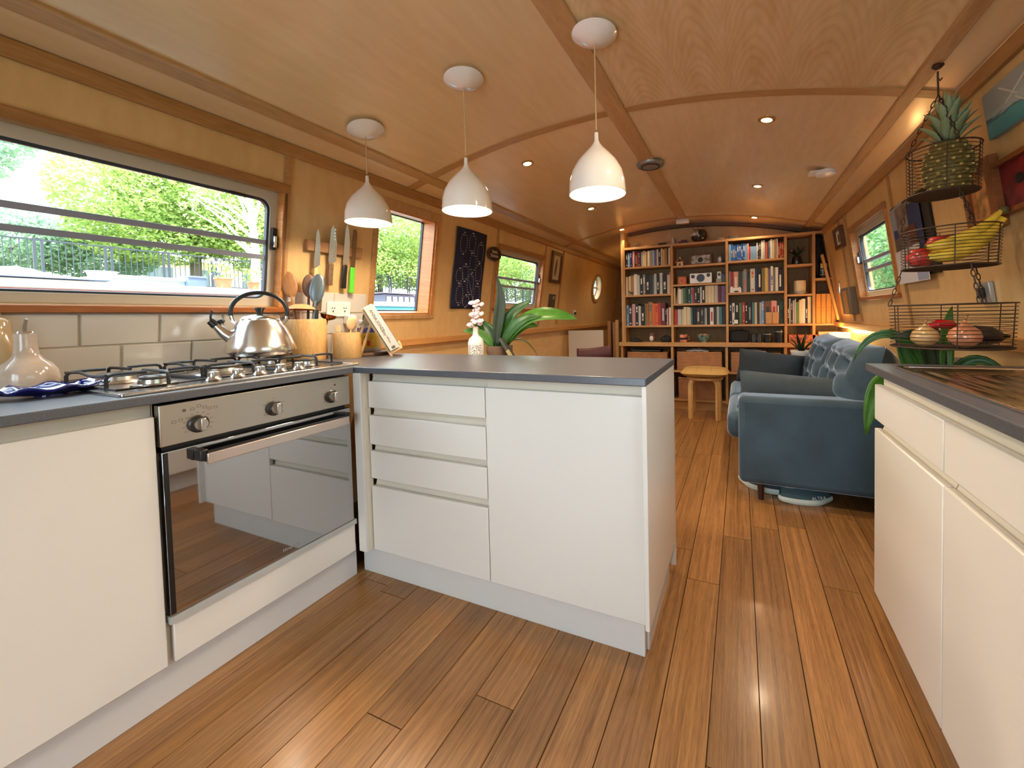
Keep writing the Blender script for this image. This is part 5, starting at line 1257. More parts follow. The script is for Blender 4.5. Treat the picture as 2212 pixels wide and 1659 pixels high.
shelf_books('c20/.98 q34 w40/.9 s18 g28 e30 e34_s l20/.98_r r22/.98 d34 k30 w24/1.0 k36_w c36/1.04 c34/1.04 c34/1.04 s44/1.04 m34/1.0 u50/1.0', *C2, 1.210, .185, .15, 'third shelf, second bay', 'books on the third shelf of the second bay', lean={1: R(8)})
shelf_books('r46/.92 s44/.92 c28/.92 c36/1.05 c34/1.05 c16/1.02 t24/1.0 k46 d42_s d46_a a18 w14/.95 k38 w42/.98_r d34 s30/1.02 t34/1.0 d40', *C2, .965, .195, .15, 'fourth shelf, second bay', 'books on the fourth shelf of the second bay')
shelf_books('l34/1.04 b26_w b26_w b26_w b26_w b28_w b26_w b26_w l28/1.0 p20 r22/.82 l16/.8 l16/.8 l16/.8 l16/.8 l16/.8 w12/1.0 k14 d30/1.0 w22/1.08 s28/1.1 o30/1.0 n14 a20/1.05_n w26/1.12 c22/1.08 q26/1.1 w20/1.12 r24/.9_y r24/.9_y r20/.9_y', *C3, 1.655, .180, .15, 'top shelf, third bay', 'books on the top shelf of the third bay')
shelf_books('a26 r36 p62/.95_w e50/.95 a18 p40/1.05_l e40_k w60/1.05_o n30 k50_w v34 y48/1.05 u26 w30/1.1_b a26/1.05 w34 k48_w d16', *C3, 1.310, .240, .17, 'second shelf, third bay', 'books on the second shelf of the third bay')
shelf_books('k38_s w30/.95_k k54_s g34 r32/.98_p k30 k50_a t30/.95 c28/.95 d26 s22/.95 l32/1.0_w h78/1.0_d p60/1.0_r k30 e46_k', *C3, .965, .245, .17, 'third shelf, third bay', 'books on the third shelf of the third bay')
shelf_books('k26_w w18/1.02 d30 s28/.95 w12 g42/.88 c32/.95 w52/1.0 k30_w c52/1.08', *C4, .965, .255, .18, 'third shelf, fourth bay', 'books on the third shelf of the fourth bay')
# vertical title on the fourth book of the third left shelf
o, bx, bw_, by0, bz, bh = BOOKS[('third shelf, left bay', 3)]
FILE = mat('file_board', (206, 146, 74), .7)
for k in range(4):
    x = 2.176 + .045 * k
    o = thing('magazine_file', 'tan card magazine file, %s of four beside the sloping side' % ORD[k], 'file', (x, 3.615, .965), group='magazine files on the right end shelf')
    hh_ = .30 - .0 * k
    B().box(.001, .043, 0, .22, 0, hh_).build('body', FILE, o, bevel=.004)
    B().cyl((.022, -.0005, .16), (.022, .0008, .16), .004, n=10).build('thumb_hole', mat('file_hole', (120, 78, 36), .8), o)
# ================================================================ THINGS ON THE BOOKCASE
ZTOP = 1.897; YS = 3.66
o = thing('wire_ornament', 'small dark twiggy ornament at left end of bookcase top', 'ornament', (.33, YS, ZTOP))
for k in range(9):
    a = k * .7; B().tube([(0, 0, .004), (.03 * math.cos(a), .02 * math.sin(a), .03), (.06 * math.cos(a), .02 * math.sin(a), .05 + .012 * (k % 3))], .0025, 5).build('twig', MATS['twig'], o)
B().lathe([(0, 0), (.03, 0), (.02, .012), (0, .014)], 14).build('base', MATS['twig'], o)
for k, (x, nm, lb, cc) in enumerate(((.455, 'pebble', 'first pale pebble on bookcase top', (176, 150, 100)), (.525, 'pebble', 'second pale pebble on bookcase top', (150, 124, 84)))):
    q = B().ell((0, 0, .010), .026, .02, .010, 14, 8).build(nm, mat('pebble_%d' % k, cc, .6), loc=(x, YS, ZTOP)); tag(q, lb + ', left bay', 'pebble')
o = thing('black_case', 'small black rounded case on bookcase top, left bay', 'case', (.635, YS, ZTOP))
B().box(-.048, .048, -.03, .03, 0, .030).build('body', BLKP, o, bevel=.01, seg=3)
B().box(-.049, .049, -.031, .031, .014, .016).build('seam', mat('case_seam', (60, 52, 46), .6), o)
o = B().lathe([(.017, 0), (.017, .055), (.010, .075), (0, .088)], 6).build('quartz_point', mat('quartz', (206, 200, 206), .2), loc=(.755, YS, ZTOP)); tag(o, 'pale pointed crystal standing on bookcase top', 'crystal')
o = thing('toy_car', 'small dark red toy car on the bookcase top', 'toy', (.87, YS, ZTOP))
B().box(-.055, .055, -.02, .02, .008, .026).box(-.025, .04, -.018, .018, .026, .042).build('body', mat('toy_red', (92, 28, 28), .4), o, bevel=.005)
for a in (-.035, .035):
    for c_ in (-.021, .017): B().cyl((a, c_, .010), (a, c_ + .004, .010), .010, n=10).build('wheel', BLKP, o)
o = thing('round_bowl', 'round black and white painted bowl with twigs on bookcase top', 'bowl', (1.045, YS, ZTOP))
B().lathe([(0, 0), (.045, .0), (.078, .03), (.090, .07), (.082, .11), (.060, .135), (.055, .135), (.076, .105), (.083, .07), (.07, .035), (0, .01)], 32).build('body', mat('bowl_black', (34, 30, 30), .25, coat=.4), o)
B().grid(17, 9, lambda i, j: tuple(Vector((.0, 0, .07)) + Vector((math.cos(R(-170 + 80 * i / 16)) * math.cos(R(-2 + 38 * j / 8)) * .0905, math.sin(R(-170 + 80 * i / 16)) * math.cos(R(-2 + 38 * j / 8)) * .0905, math.sin(R(-2 + 38 * j / 8)) * .0875)))).build('white_glaze', mat('bowl_white', (206, 196, 180), .3, var=.3, vscale=30), o)
for k in range(6):
    a = k * 1.05 + .3; B().tube([(0, 0, .08), (.05 * math.cos(a), .03 * math.sin(a), .14), (.085 * math.cos(a), .03 * math.sin(a), .155 + .006 * k)], .002, 5).build('twig', MATS['twig'], o)
o = thing('shell_dish', 'small pale shell dish on bookcase top, second bay', 'dish', (1.265, YS, ZTOP))
B().lathe([(0, .002), (.03, .004), (.045, .016), (.05, .024), (.046, .024), (.03, .010), (0, .008)], 20).build('shell', mat('shell_pale', (190, 172, 136), .4), o)
o = thing('tin_box', 'small grey-green tin on bookcase top, third bay', 'tin', (1.405, YS, ZTOP))
B().box(-.052, .052, -.03, .03, 0, .024).build('tin', mat('tin_green', (84, 80, 64), .4, .3), o, bevel=.003)
B().box(-.054, .054, -.032, .032, .024, .032).build('lid', mat('tin_lid', (96, 92, 74), .4, .3), o, bevel=.002)
# second bay, upper shelves
o = thing('wooden_house', 'little wooden house ornament on the second bay top shelf', 'ornament', (.835, 3.635, 1.645))
B().box(-.035, .035, -.02, .02, 0, .045).build('walls', PALE, o, bevel=.001)
B().hexa([(-.055, -.025, .038), (-.050, -.025, .032), (-.050, .025, .032), (-.055, .025, .038), (0, -.025, .085), (0, -.025, .078), (0, .025, .078), (0, .025, .085)]).hexa([(.055, -.025, .038), (.050, -.025, .032), (.050, .025, .032), (.055, .025, .038), (0, -.025, .085), (0, -.025, .078), (0, .025, .078), (0, .025, .085)]).build('roof', SPOON, o)
B().box(-.010, .010, -.0215, -.019, 0, .026).build('doorway', BLKP, o); B().box(-.008, .008, -.01, .01, .078, .098).build('chimney', PALE, o)
o = thing('photo_frame', 'landscape black and white photo in dark frame, second bay', 'photo', (1.06, 3.67, 1.645))
Mt = Matrix.Rotation(R(-8), 4, 'X')
B().ring(rrect(-.118, .118, 0, .125, .001, 1), rrect(-.100, .100, .014, .111, .001, 1), lambda a, b_, d: (a, d, b_), -.008, .008).build('frame', wood('frame_walnut', (76, 42, 22), (112, 66, 36)), o, M=Mt)
B().box(-.102, .102, -.002, .006, .012, .113).build('photo', mat('bw_photo', (130, 128, 124), .5, var=.7, vscale=26), o, M=Mt)
B().ell((-.005, -.0025, .058), .03, .001, .03, 14, 8).build('portrait', mat('photo_dark', (46, 42, 40), .6), o, M=Mt)
o = thing('standing_photo', 'tiny black oval standing frame on second bay shelf', 'photo', (1.262, 3.64, 1.645))
B().ring([(.026 * math.cos(k * .2618), .042 + .042 * math.sin(k * .2618)) for k in range(24)], [(.017 * math.cos(k * .2618), .042 + .030 * math.sin(k * .2618)) for k in range(24)], lambda a, b_, d: (a, d, b_), -.006, .006).build('frame', BLKP, o)
B().prism([(.018 * math.cos(k * .2618), .042 + .031 * math.sin(k * .2618)) for k in range(24)], lambda a, b_, d: (a, d, b_), -.002, .002).build('picture', PAPER, o)
o = thing('orange_box', 'small orange box with round emblem, second bay', 'box', (.855, 3.635, 1.430))
B().box(-.048, .048, 0, .08, 0, .090).build('box', mat('box_orange', (196, 100, 62), .6), o, bevel=.002)
B().ring([(.028 * math.cos(k * .3), .045 + .032 * math.sin(k * .3)) for k in range(21)], [(.022 * math.cos(k * .3), .045 + .026 * math.sin(k * .3)) for k in range(21)], lambda a, b_, d: (a, d, b_), -.001, .001).build('emblem', mat('emblem_pale', (226, 170, 110), .6), o)
o = thing('loudspeaker', 'white table loudspeaker with three black round grilles', 'speaker', (1.060, 3.625, 1.430))
B().box(-.118, .118, 0, .13, .004, .118).build('cabinet', WPLAS, o, bevel=.006, seg=3)
for x, z, r in ((0, .062, .044), (-.083, .082, .021), (.083, .090, .021)): B().cyl((x, -.003, z), (x, .002, z), r, n=28).build('grille', BLKP, o)
B().tube([(-.03, .06, .117), (-.02, .06, .126), (.02, .06, .126), (.03, .06, .117)], .004, 6).build('carry_handle', BLKP, o)
o = thing('cordless_phone', 'grey-white cordless phone on its base, second bay', 'phone', (1.255, 3.65, 1.430))
B().box(-.032, .032, -.03, .04, 0, .045).build('base', mat('phone_grey', (150, 150, 146), .5), o, bevel=.008)
ph = B().box(-.022, .022, -.01, .012, .03, .125).build('handset', WPLAS, o, bevel=.006); B().box(-.012, .012, -.012, -.0095, .075, .108).build('screen', BLKP, ph)
o = B().box(-.03, .03, 0, .10, 0, .105).build('black_box', BLKP, loc=(1.30 - .012, 3.68, 1.430), bevel=.004); tag(o, 'small black box behind the cordless phone', 'box')
# small things standing in front of books
o = thing('deer_figure', 'tiny dark animal figurine before books, second shelf left bay', 'figurine', (.265, 3.606, 1.330))
B().box(-.02, .02, -.004, .004, .022, .036).box(-.018, -.012, -.003, .003, 0, .024).box(.012, .018, -.003, .003, 0, .024).box(-.026, -.016, -.003, .003, .034, .055).build('body', mat('figure_dark', (50, 36, 28), .6), o, bevel=.002)
o = thing('white_ornament', 'white cut-out cat ornament on second shelf, third bay', 'ornament', (1.42, 3.604, 1.310))
B().prism([(-.055, 0), (.062, 0), (.058, .045), (.045, .065), (.03, .052), (-.02, .055), (-.035, .072), (-.05, .06)], lambda a, b_, d: (a, d, b_), -.004, .004).build('shape', PAPER, o)
B().ell((.01, -.0045, .012), .026, .001, .009, 12, 6).build('oval_hole', mat('hole_brown', (80, 60, 44), .8), o)
o = thing('small_bottle', 'small bottle with cream label before books, third bay', 'bottle', (1.425, 3.604, .965))
B().lathe([(0, 0), (.02, 0), (.02, .055), (.008, .07), (.008, .085), (0, .086)], 16).build('glass', BLKP, o); B().box(-.019, .019, -.0215, -.0195, .008, .05).build('label', PAPER, o)
o = thing('wooden_figure', 'squat carved pale wooden figure before books, third bay', 'figurine', (1.775, 3.603, .965))
B().box(-.062, .0, -.022, .0, 0, .125).build('left_half', mat('figure_tan', (186, 142, 92), .6), o, bevel=.018, seg=3); B().box(.0, .062, -.022, .0, 0, .125).build('right_half', MATS['figure_tan'], o, bevel=.018, seg=3)
# fourth bay
o = thing('dried_flowers', 'dark vase with dusky leaves and pink flowers, fourth bay', 'plant', (2.015, 3.69, 1.577))
B().lathe([(0, 0), (.04, 0), (.048, .03), (.04, .075), (.03, .09), (.026, .09), (.03, .06), (0, .05)], 24).build('vase', mat('vase_dark', (40, 30, 34), .25, coat=.3), o)
for k in range(11):
    a = k * 2.4; leaf([(0, 0, .08), (.04 * math.cos(a), .03 * math.sin(a), .13), (.085 * math.cos(a), .04 * math.sin(a), .15 + .02 * (k % 3))], .02, PLANTD, o, n=6)
for k in range(4): B().ell((-.05 + .03 * k, -.02, .15 + .012 * (k % 2)), .012, .012, .012, 8, 6).build('bud', mat('bud_pink', (150, 92, 86), .7), o)
o = thing('candle', 'fat cream candle in a grey dish, fourth bay', 'candle', (2.04, 3.67, 1.270))
B().lathe([(0, .02), (.056, .02), (.056, .135), (.052, .14), (.047, .132), (0, .130)], 32).build('wax', mat('candle_wax', (216, 196, 156), .5, sub=.2), o)
B().lathe([(0, 0), (.062, 0), (.068, .012), (.066, .028), (.06, .022), (0, .014)], 32).build('dish', mat('candle_dish', (146, 138, 126), .5), o)
o = thing('drinks_bottle', 'dark bottle with cream label in the right end bay', 'bottle', (2.245, 3.66, 1.424))
B().lathe([(0, 0), (.044, 0), (.046, .004), (.046, .155), (.040, .172), (.016, .19), (.014, .235), (.016, .238), (.016, .25), (0, .25)], 28).build('glass', mat('bottle_dark', (20, 18, 20), .08, coat=.5), o)
k_ = 10; B().grid(k_ + 1, 2, lambda i, j: (.0466 * math.cos(R(-125 + 80 * i / k_)), .0466 * math.sin(R(-125 + 80 * i / k_)), .10 if j == 0 else .145)).build('label', mat('label_cream', (206, 190, 140), .6), o)
B().grid(k_ + 1, 2, lambda i, j: (.0466 * math.cos(R(-135 + 100 * i / k_)), .0466 * math.sin(R(-135 + 100 * i / k_)), .03 if j == 0 else .034)).build('label_line', mat('label_white', (190, 186, 176), .6), o)
o = thing('black_bag', 'black cloth bag filling the top of the right end bay', 'bag', (2.205, 3.72, 1.424))
B().grid(13, 9, lambda i, j: (-.03 + (.11 - .05 * (j / 8)) * i / 12, -.05 + .03 * math.sin(i * .9 + j) * .4, .44 * j / 8)).build('cloth', mat('bag_black', (18, 17, 17), .9), o, solid=.04, smooth=80)
B().tube([(.0, -.05, .40), (.02, -.06, .44), (.04, -.05, .40)], .006, 6).build('strap', MATS['bag_black'], o)
# shelf above the counter
o = thing('cloth_cap', 'dark cap lying at left of the counter shelf', 'cap', (.30, 3.64, .766)); B().ell((0, 0, .0), .07, .05, .05, 16, 8).build('crown', mat('cap_dark', (34, 30, 28), .9), o); B().ell((.05, -.02, .006), .05, .04, .006, 12, 6).build('peak', MATS['cap_dark'], o)
o = thing('owl_figurine', 'little brown and white bird figurine on the counter', 'figurine', (.505, 3.62, .766))
B().box(-.065, .065, -.03, .03, 0, .010).build('plinth', SPOOND, o)
B().ell((0, 0, .052), .042, .032, .045, 18, 12).build('body', mat('bird_brown', (92, 62, 42), .6), o); B().ell((0, 0, .085), .036, .03, .028, 16, 10).build('head', MATS['bird_brown'], o); B().ell((-.002, -.018, .045), .026, .02, .036, 16, 10).build('breast', mat('bird_white', (214, 204, 186), .6), o)
o = thing('dark_bag', 'small dark pouch against the first lower divider on counter', 'pouch', (.665, 3.64, .766)); B().ell((0, 0, .03), .068, .05, .048, 16, 10).build('body', MATS['cap_dark'], o); B().tube([(-.03, -.03, .06), (0, -.035, .085), (.03, -.03, .06)], .004, 6).build('strap', MATS['cap_dark'], o)
o = thing('painted_mug', 'painted mug with red and black pattern on the counter', 'mug', (.862, 3.64, .766))
B().lathe([(0, 0), (.036, 0), (.042, .02), (.044, .088), (.040, .088), (.038, .02), (0, .01)], 28).build('cup', mat('mug_paint', (172, 110, 84), .4, var=.5, vscale=28), o); B().tube([(.042, 0, .07), (.066, 0, .065), (.064, 0, .03), (.04, 0, .025)], .005, 6).build('handle', MATS['mug_paint'], o)
B().lathe([(.0432, .03), (.0445, .052)], 28).build('black_band', BLKP, o)
o = thing('patterned_bowl', 'teal patterned footed bowl holding pale things on the counter', 'bowl', (1.085, 3.64, .766))
B().lathe([(0, 0), (.030, 0), (.028, .012), (.055, .04), (.070, .085), (.066, .085), (.05, .042), (0, .022)], 32).build('bowl', mat('bowl_teal', (86, 116, 110), .3, var=.5, vscale=34), o)
for k in range(4): B().ell((-.03 + .02 * k, 0, .082 + .006 * (k % 2)), .02, .015, .012, 10, 6).build('trinket', mat('trinket_%d' % (k % 2), ((190, 160, 110), (160, 84, 60))[k % 2], .6), o)
o = thing('camera_bag', 'black camera bag on the counter, third bay', 'bag', (1.455, 3.67, .766)); B().box(-.10, .10, -.05, .06, 0, .135).build('body', mat('bag_nylon', (22, 21, 21), .8), o, bevel=.03, seg=3); B().tube([(-.08, -.05, .12), (.0, -.06, .16), (.08, -.05, .12)], .006, 6).build('strap', MATS['bag_nylon'], o)
o = thing('binoculars', 'black binoculars lying on the counter, third bay', 'binoculars', (1.625, 3.63, .766))
for a in (-.028, .028): B().lathe([(0, 0), (.026, 0), (.026, .05), (.02, .07), (.02, .095), (0, .095)], 16, (a, 0, 0)).build('barrel', BLKP, o)
B().box(-.02, .02, -.012, .012, .03, .06).build('bridge', BLKP, o)
for x, lb in ((1.735, 'black camera lens standing left on the counter, third bay'), (1.845, 'black camera lens standing right beside the upright, third bay')):
    o = thing('camera_lens', lb, 'lens', (x, 3.64, .766)); h_ = .105 if x < 1.8 else .135
    B().lathe([(0, 0), (.038, 0), (.04, .01), (.036, h_ * .5), (.042, h_ * .8), (.042, h_), (.036, h_), (.03, h_ - .01), (0, h_ - .015)], 24).build('barrel', BLKP, o)
    B().lathe([(.0365, h_ * .35), (.0385, h_ * .4), (.0378, h_ * .6)], 24).build('focus_ring', mat('rubber_ring', (36, 36, 36), .8), o); B().lathe([(.0425, h_ * .84), (.0425, h_ * .87)], 24).build('white_mark', PAPER, o)
def patt():
    M_ = bpy.data.materials.new('batik'); M_.use_nodes = True; nt = M_.node_tree; n = nt.nodes.new('ShaderNodeTexNoise'); n.inputs['Scale'].default_value = 45; n.inputs['Distortion'].default_value = 3; tc = nt.nodes.new('ShaderNodeTexCoord'); cr = nt.nodes.new('ShaderNodeValToRGB')
    cr.color_ramp.elements[0].position = .45; cr.color_ramp.elements[1].position = .55; cr.color_ramp.elements[0].color = lin((96, 44, 28)); cr.color_ramp.elements[1].color = lin((206, 120, 74))
    nt.links.new(tc.outputs['Object'], n.inputs['Vector']); nt.links.new(n.outputs['Fac'], cr.inputs['Fac']); nt.links.new(cr.outputs[0], nt.nodes['Principled BSDF'].inputs['Base Color']); return M_
o = thing('patterned_box', 'rust red patterned keepsake box on the counter, fourth bay', 'box', (2.06, 3.60, .766))
B().box(-.13, .13, 0, .16, 0, .085).build('box', patt(), o, bevel=.003); B().box(-.012, .012, -.003, .001, .03, .05).build('label_holder', mat('brass', (196, 160, 90), .3, .8), o)
o = thing('cream_box', 'pale cream box behind the glowing lamp', 'box', (2.30, 3.62, .766)); B().box(-.10, .09, 0, .14, 0, .112).build('box', mat('box_cream', (226, 196, 140), .7), o, bevel=.003); B().box(-.102, .092, -.002, .142, .088, .114).build('lid', mat('box_lid', (232, 204, 150), .7), o, bevel=.003)
o = thing('bent_panel', 'long pale timber strip leaning beside the sloping bookcase side', 'timber', (2.40, 3.45, 1.0))
B().grid(13, 2, lambda i, j: (-.012 - .135 * (i / 12) + .0 , -.02 + .075 * j, .64 * i / 12)).build('strip', mat('timber_strip', (206, 156, 92), .5), o, solid=.016)
o.location.x = 2.352
# ---- wicker baskets
WK = mat('wicker', (178, 122, 76), .6, var=.08, vscale=12)
def wicker_mesh(w, d, h):
    b = B(); rows = int(h / .0125)
    peri = []
    nx, ny = 26, 12
    for i in range(nx): peri.append((-w/2 + w * i / nx, -d/2, 0, -1))
    for i in range(ny): peri.append((w/2, -d/2 + d * i / ny, 1, 0))
    for i in range(nx): peri.append((w/2 - w * i / nx, d/2, 0, 1))
    for i in range(ny): peri.append((-w/2, d/2 - d * i / ny, -1, 0))
    for r in range(rows):
        s_ = 1 if r % 2 else -1; b.tube([(x + nx_ * .004 * s_ * (1 if i % 2 else -1), y + ny_ * .004 * s_ * (1 if i % 2 else -1), .008 + .0125 * r) for i, (x, y, nx_, ny_) in enumerate(peri)], .0062, 5, closed=True)
    return b
WM = {}
def basket(x, z, w, h, label, top=None):
    o = thing('wicker_basket', label, 'basket', (x, 3.68, z), group='wicker baskets in the lower bookcase')
    key = (round(w, 3), round(h, 3))
    if key not in WM: WM[key] = (wicker_mesh(w, .24, h).mesh('weave', WK, 70), B().box(-w/2 + .008, w/2 - .008, -.112, .112, .002, h - .02).mesh('lining', mat('wicker_dark', (60, 36, 20), .9), 0), B().tube([(a, c_, h + .002) for a, c_ in rrect(-w/2, w/2, -.12, .12, .015, 4)], .009, 6, closed=True).mesh('rim', WK, 70))
    inst(WM[key][0], 'weave', o); inst(WM[key][1], 'lining', o); inst(WM[key][2], 'rim', o)
    return o
basket(.452, .447, .46, .195, 'wide wicker basket in the left lower bay')
basket(1.037, .447, .47, .205, 'wide wicker basket behind the stool, upper row')
basket(1.612, .447, .47, .205, 'wide wicker basket half hidden by the dark sofa cushion')
basket(1.037, .124, .44, .235, 'wicker basket on the bottom shelf behind the stool legs')
def cloth(x, z, label, cc):
    o = B().grid(13, 7, lambda i, j: (-.12 + .24 * i / 12, -.08 + .16 * j / 6, .012 + .022 * math.sin(math.pi * i / 12) * math.sin(math.pi * j / 6) + .004 * math.sin(i * 1.7 + j))).build('folded_cloth', mat('cloth_' + str(cc[0]), cc, .9), loc=(x, 3.67, z), solid=.01, smooth=80); tag(o, label, 'cloth')
cloth(1.02, .655, 'white cloth on the upper wicker basket behind the stool', (206, 200, 192)); cloth(1.60, .655, 'white cloth on the basket behind the dark cushion', (198, 190, 180))
o = thing('laptop', 'closed black laptop lying on the left lower wicker basket', 'laptop', (.43, 3.66, .655)); B().box(-.16, .18, -.10, .10, 0, .012).build('base', BLKP, o, bevel=.004); B().box(-.16, .18, -.10, .10, .013, .022).build('lid', mat('laptop_lid', (60, 58, 56), .4), o, bevel=.004)
# ---- side table, lamp and aloe beyond the sofa
o = thing('side_table', 'small oak side table beyond the sofa', 'table', (2.16, 3.25, 0)); B().box(-.28, .22, -.20, .22, .55, .575).build('top', SHELFW, o, bevel=.003)
for a in (-.26, .20):
    for c_ in (-.18, .20): B().box(a - .015, a + .015, c_ - .015, c_ + .015, 0, .55).build('leg', SHELFV, o)
lp = thing('table_lamp', 'small drum table lamp glowing warm at the sofa end', 'lamp', (2.318, 3.27, .575))
B().lathe([(0, 0), (.055, 0), (.055, .015), (.012, .025), (.010, .14), (0, .14)], 20).build('base', BIR, lp)
sm = bpy.data.materials.new('lampshade'); sm.use_nodes = True; nt = sm.node_tree; p = nt.nodes['Principled BSDF']; p.inputs['Base Color'].default_value = lin((250, 226, 180)); p.inputs['Roughness'].default_value = .9
p.inputs['Emission Color'].default_value = lin((255, 196, 110)); p.inputs['Emission Strength'].default_value = 3.2
B().lathe([(.083, .125), (.083, .31), (.081, .31), (.081, .125)], 36, closed=True).build('shade', sm, lp)
B().ell((0, 0, .2), .022, .022, .03, 12, 8).build('bulb', BULB, lp)
spot(lp, (0, 0, .315), 5, 'bulb_light', 'POINT', .05, (1, .58, .22))
al = thing('aloe_plant', 'spiky aloe in a white pot beside the table lamp', 'plant', (1.985, 3.12, .575))
B().lathe([(0, 0), (.062, 0), (.085, .13), (.09, .14), (.09, .155), (.08, .155), (.075, .12), (0, .12)], 28).build('pot', WPLAS, al)
B().lathe([(0, .125), (.076, .125)], 18).build('soil', MATS['soil'], al)
for k in range(9):
    a = k * 2.4; r_ = .09 + .02 * (k % 3); leaf([(0, 0, .12), (r_ * .5 * math.cos(a), r_ * .5 * math.sin(a), .20), (r_ * math.cos(a), r_ * math.sin(a), .24 + .03 * (k % 4))], .014, PLANTD, al, fold=.6, n=8)
# ================================================================ OUTSIDE
wt = B().box(-40, -.85, -30, 60, -.5, -.35).build('water', mat('canal_water', (70, 84, 70), .06, bump=.15, bscale=3)); struct(wt)
bk_ = B().add([(-5.2, -30, -.6), (-5.2, 60, -.6), (-5.2, 60, .95), (-5.2, -30, .95), (-8, 60, 1.15), (-8, -30, 1.15), (-13.5, 60, 2.2), (-13.5, -30, 2.2), (-60, 60, 2.6), (-60, -30, 2.6)], [(0, 1, 2, 3), (3, 2, 4, 5), (5, 4, 6, 7), (7, 6, 8, 9)]).build('ground', mat('bank_grass', (120, 124, 84), .95, var=.3, vscale=1.2), smooth=0); struct(bk_)
gr = B().box(3.3, 40, -30, 60, -.6, .55).build('ground', mat('bank_earth', (84, 84, 56), .95, var=.3, vscale=1.2), smooth=0); struct(gr)
wr = B().box(2.6, 3.3, -30, 60, -.5, -.35).build('water', MATS['canal_water']); struct(wr)
LG = leafmat('tree_leaf', (120, 146, 70), (178, 196, 118), .5, .6); LG2 = leafmat('tree_leaf_blue', (110, 140, 118), (158, 182, 154), .45, .6); LG3 = leafmat('hedge_leaf', (60, 104, 62), (136, 168, 104), .45, .6)
BARK = mat('bark', (92, 80, 66), .9, bump=.6, bscale=20); BARKP = mat('bark_pale', (206, 200, 186), .8)
def tree(name, label, x, y, z0, blobs, nl, lm, bm, seed, ls=.16, group=None, trunk=.16, split=None, boughs=5):
    r_ = random.Random(seed); o = thing(name, label, 'tree', (x, y, z0), group=group)
    top = Vector(blobs[0][:3]) - Vector((x, y, z0))
    B().tube([(0, 0, -.1), (.03, .05, top.z * .35), (top.x * .5, top.y * .5, top.z * .75), (top.x, top.y, top.z)], [trunk, trunk * .8, trunk * .55, trunk * .2], 8).build('trunk', bm, o)
    b = B()
    for k in range(boughs):
        q = blobs[r_.randrange(len(blobs))]; a = r_.random() * 6.28
        e = Vector(q[:3]) - Vector((x, y, z0)) + Vector((q[3] * .7 * math.cos(a), q[4] * .7 * math.sin(a), q[5] * .5 * r_.uniform(-.4, 1)))
        s_ = Vector((.03, .05, top.z * r_.uniform(.3, .7))); b.tube([s_, s_.lerp(e, .5) + Vector((0, 0, .15)), e], [trunk * .35, trunk * .22, trunk * .08], 6)
        b.xf  # boughs stay together: twigs nobody could count
    q = b.build('branches', bm, o); q['kind'] = 'stuff'
    b = B(); vs = []; fs = []
    tot = sum(q[3] * q[4] * q[5] for q in blobs)
    for q in blobs:
        n = int(nl * q[3] * q[4] * q[5] / tot)
        for _ in range(n):
            while True:
                p = Vector((r_.uniform(-1, 1), r_.uniform(-1, 1), r_.uniform(-1, 1)))
                if p.length < 1: break
            p *= p.length ** -.35 if p.length > .1 else 1
            c0 = Vector(q[:3]) + Vector((p.x * q[3], p.y * q[4], p.z * q[5])) - Vector((x, y, z0))
            a = Vector((r_.gauss(0, 1), r_.gauss(0, 1), r_.gauss(0, .6))).normalized(); c_ = a.cross(Vector((r_.gauss(0, 1), r_.gauss(0, 1), r_.gauss(0, 1)))).normalized()
            s_ = ls * r_.uniform(.6, 1.2); i0 = len(vs)
            vs += [c0 - a * s_, c0 + c_ * s_ * .45, c0 + a * s_, c0 - c_ * s_ * .45]; fs.append((i0, i0 + 1, i0 + 2, i0 + 3))
    q = b.add(vs, fs).build('foliage', lm, o, smooth=0); q['kind'] = 'stuff'
    return o
G = 'trees on the far bank'
tree('tree', 'leafy tree at the top left corner of the big window', -9.5, 1.0, 1.4, [(-9.5, 1.0, 4.9, 1.0, .85, 1.5), (-9.3, .6, 3.6, .8, .7, .9)], 9000, LG2, BARK, 1, .055, G)
tree('tree', 'broad green tree filling the middle of the big window', -17, 7.2, 2.4, [(-17, 7.6, 6.0, 2.4, 2.6, 2.4), (-16.5, 5.2, 5.4, 1.6, 1.6, 1.6), (-16, 9.0, 4.6, 2, 2, 1.6), (-17, 6.2, 4.2, 1.8, 2.2, 1.0)], 42000, LG, BARK, 2, .085, G, .2, boughs=9)
tree('tree', 'pale bare-branched tree at the right of the big window', -11.5, 6.1, 1.9, [(-11.5, 6.1, 5.4, .9, .9, 1.8), (-11.3, 5.4, 4.2, .9, 1.1, .8)], 900, LG, BARKP, 3, .06, G, .13, boughs=16)
tree('tree', 'bushy blue-green tree behind the railings, far left', -19, 3.0, 2.5, [(-19, 3.2, 3.8, 1.5, 2.2, 1.0), (-19, 5.4, 3.6, 1.5, 1.6, .9)], 16000, LG2, BARK, 4, .085, G)
tree('tree', 'dense bright green tree filling the hatch window', -16, 14.5, 2.4, [(-16, 14.5, 6.2, 3.0, 3.4, 2.6), (-15.5, 12.2, 4.4, 2, 2.2, 1.6), (-15.2, 16.5, 4.2, 2.2, 2.6, 1.5), (-15, 14.5, 3.6, 1.6, 3.0, .9)], 52000, LG, BARK, 5, .085, G, .25, boughs=9)
tree('tree', 'green tree seen through the far left hopper window', -18, 26, 2.4, [(-18, 26, 6, 4, 5, 3), (-17, 30, 4.5, 3, 4, 2), (-17, 22, 4.2, 3, 3, 1.6)], 30000, LG, BARK, 6, .13, G, .3)
tree('tree', 'dark leafy tree beyond the porthole', -14, 34, 2.3, [(-14, 34, 4, 4, 5, 3)], 8000, LG2, BARK, 7, .16, G)
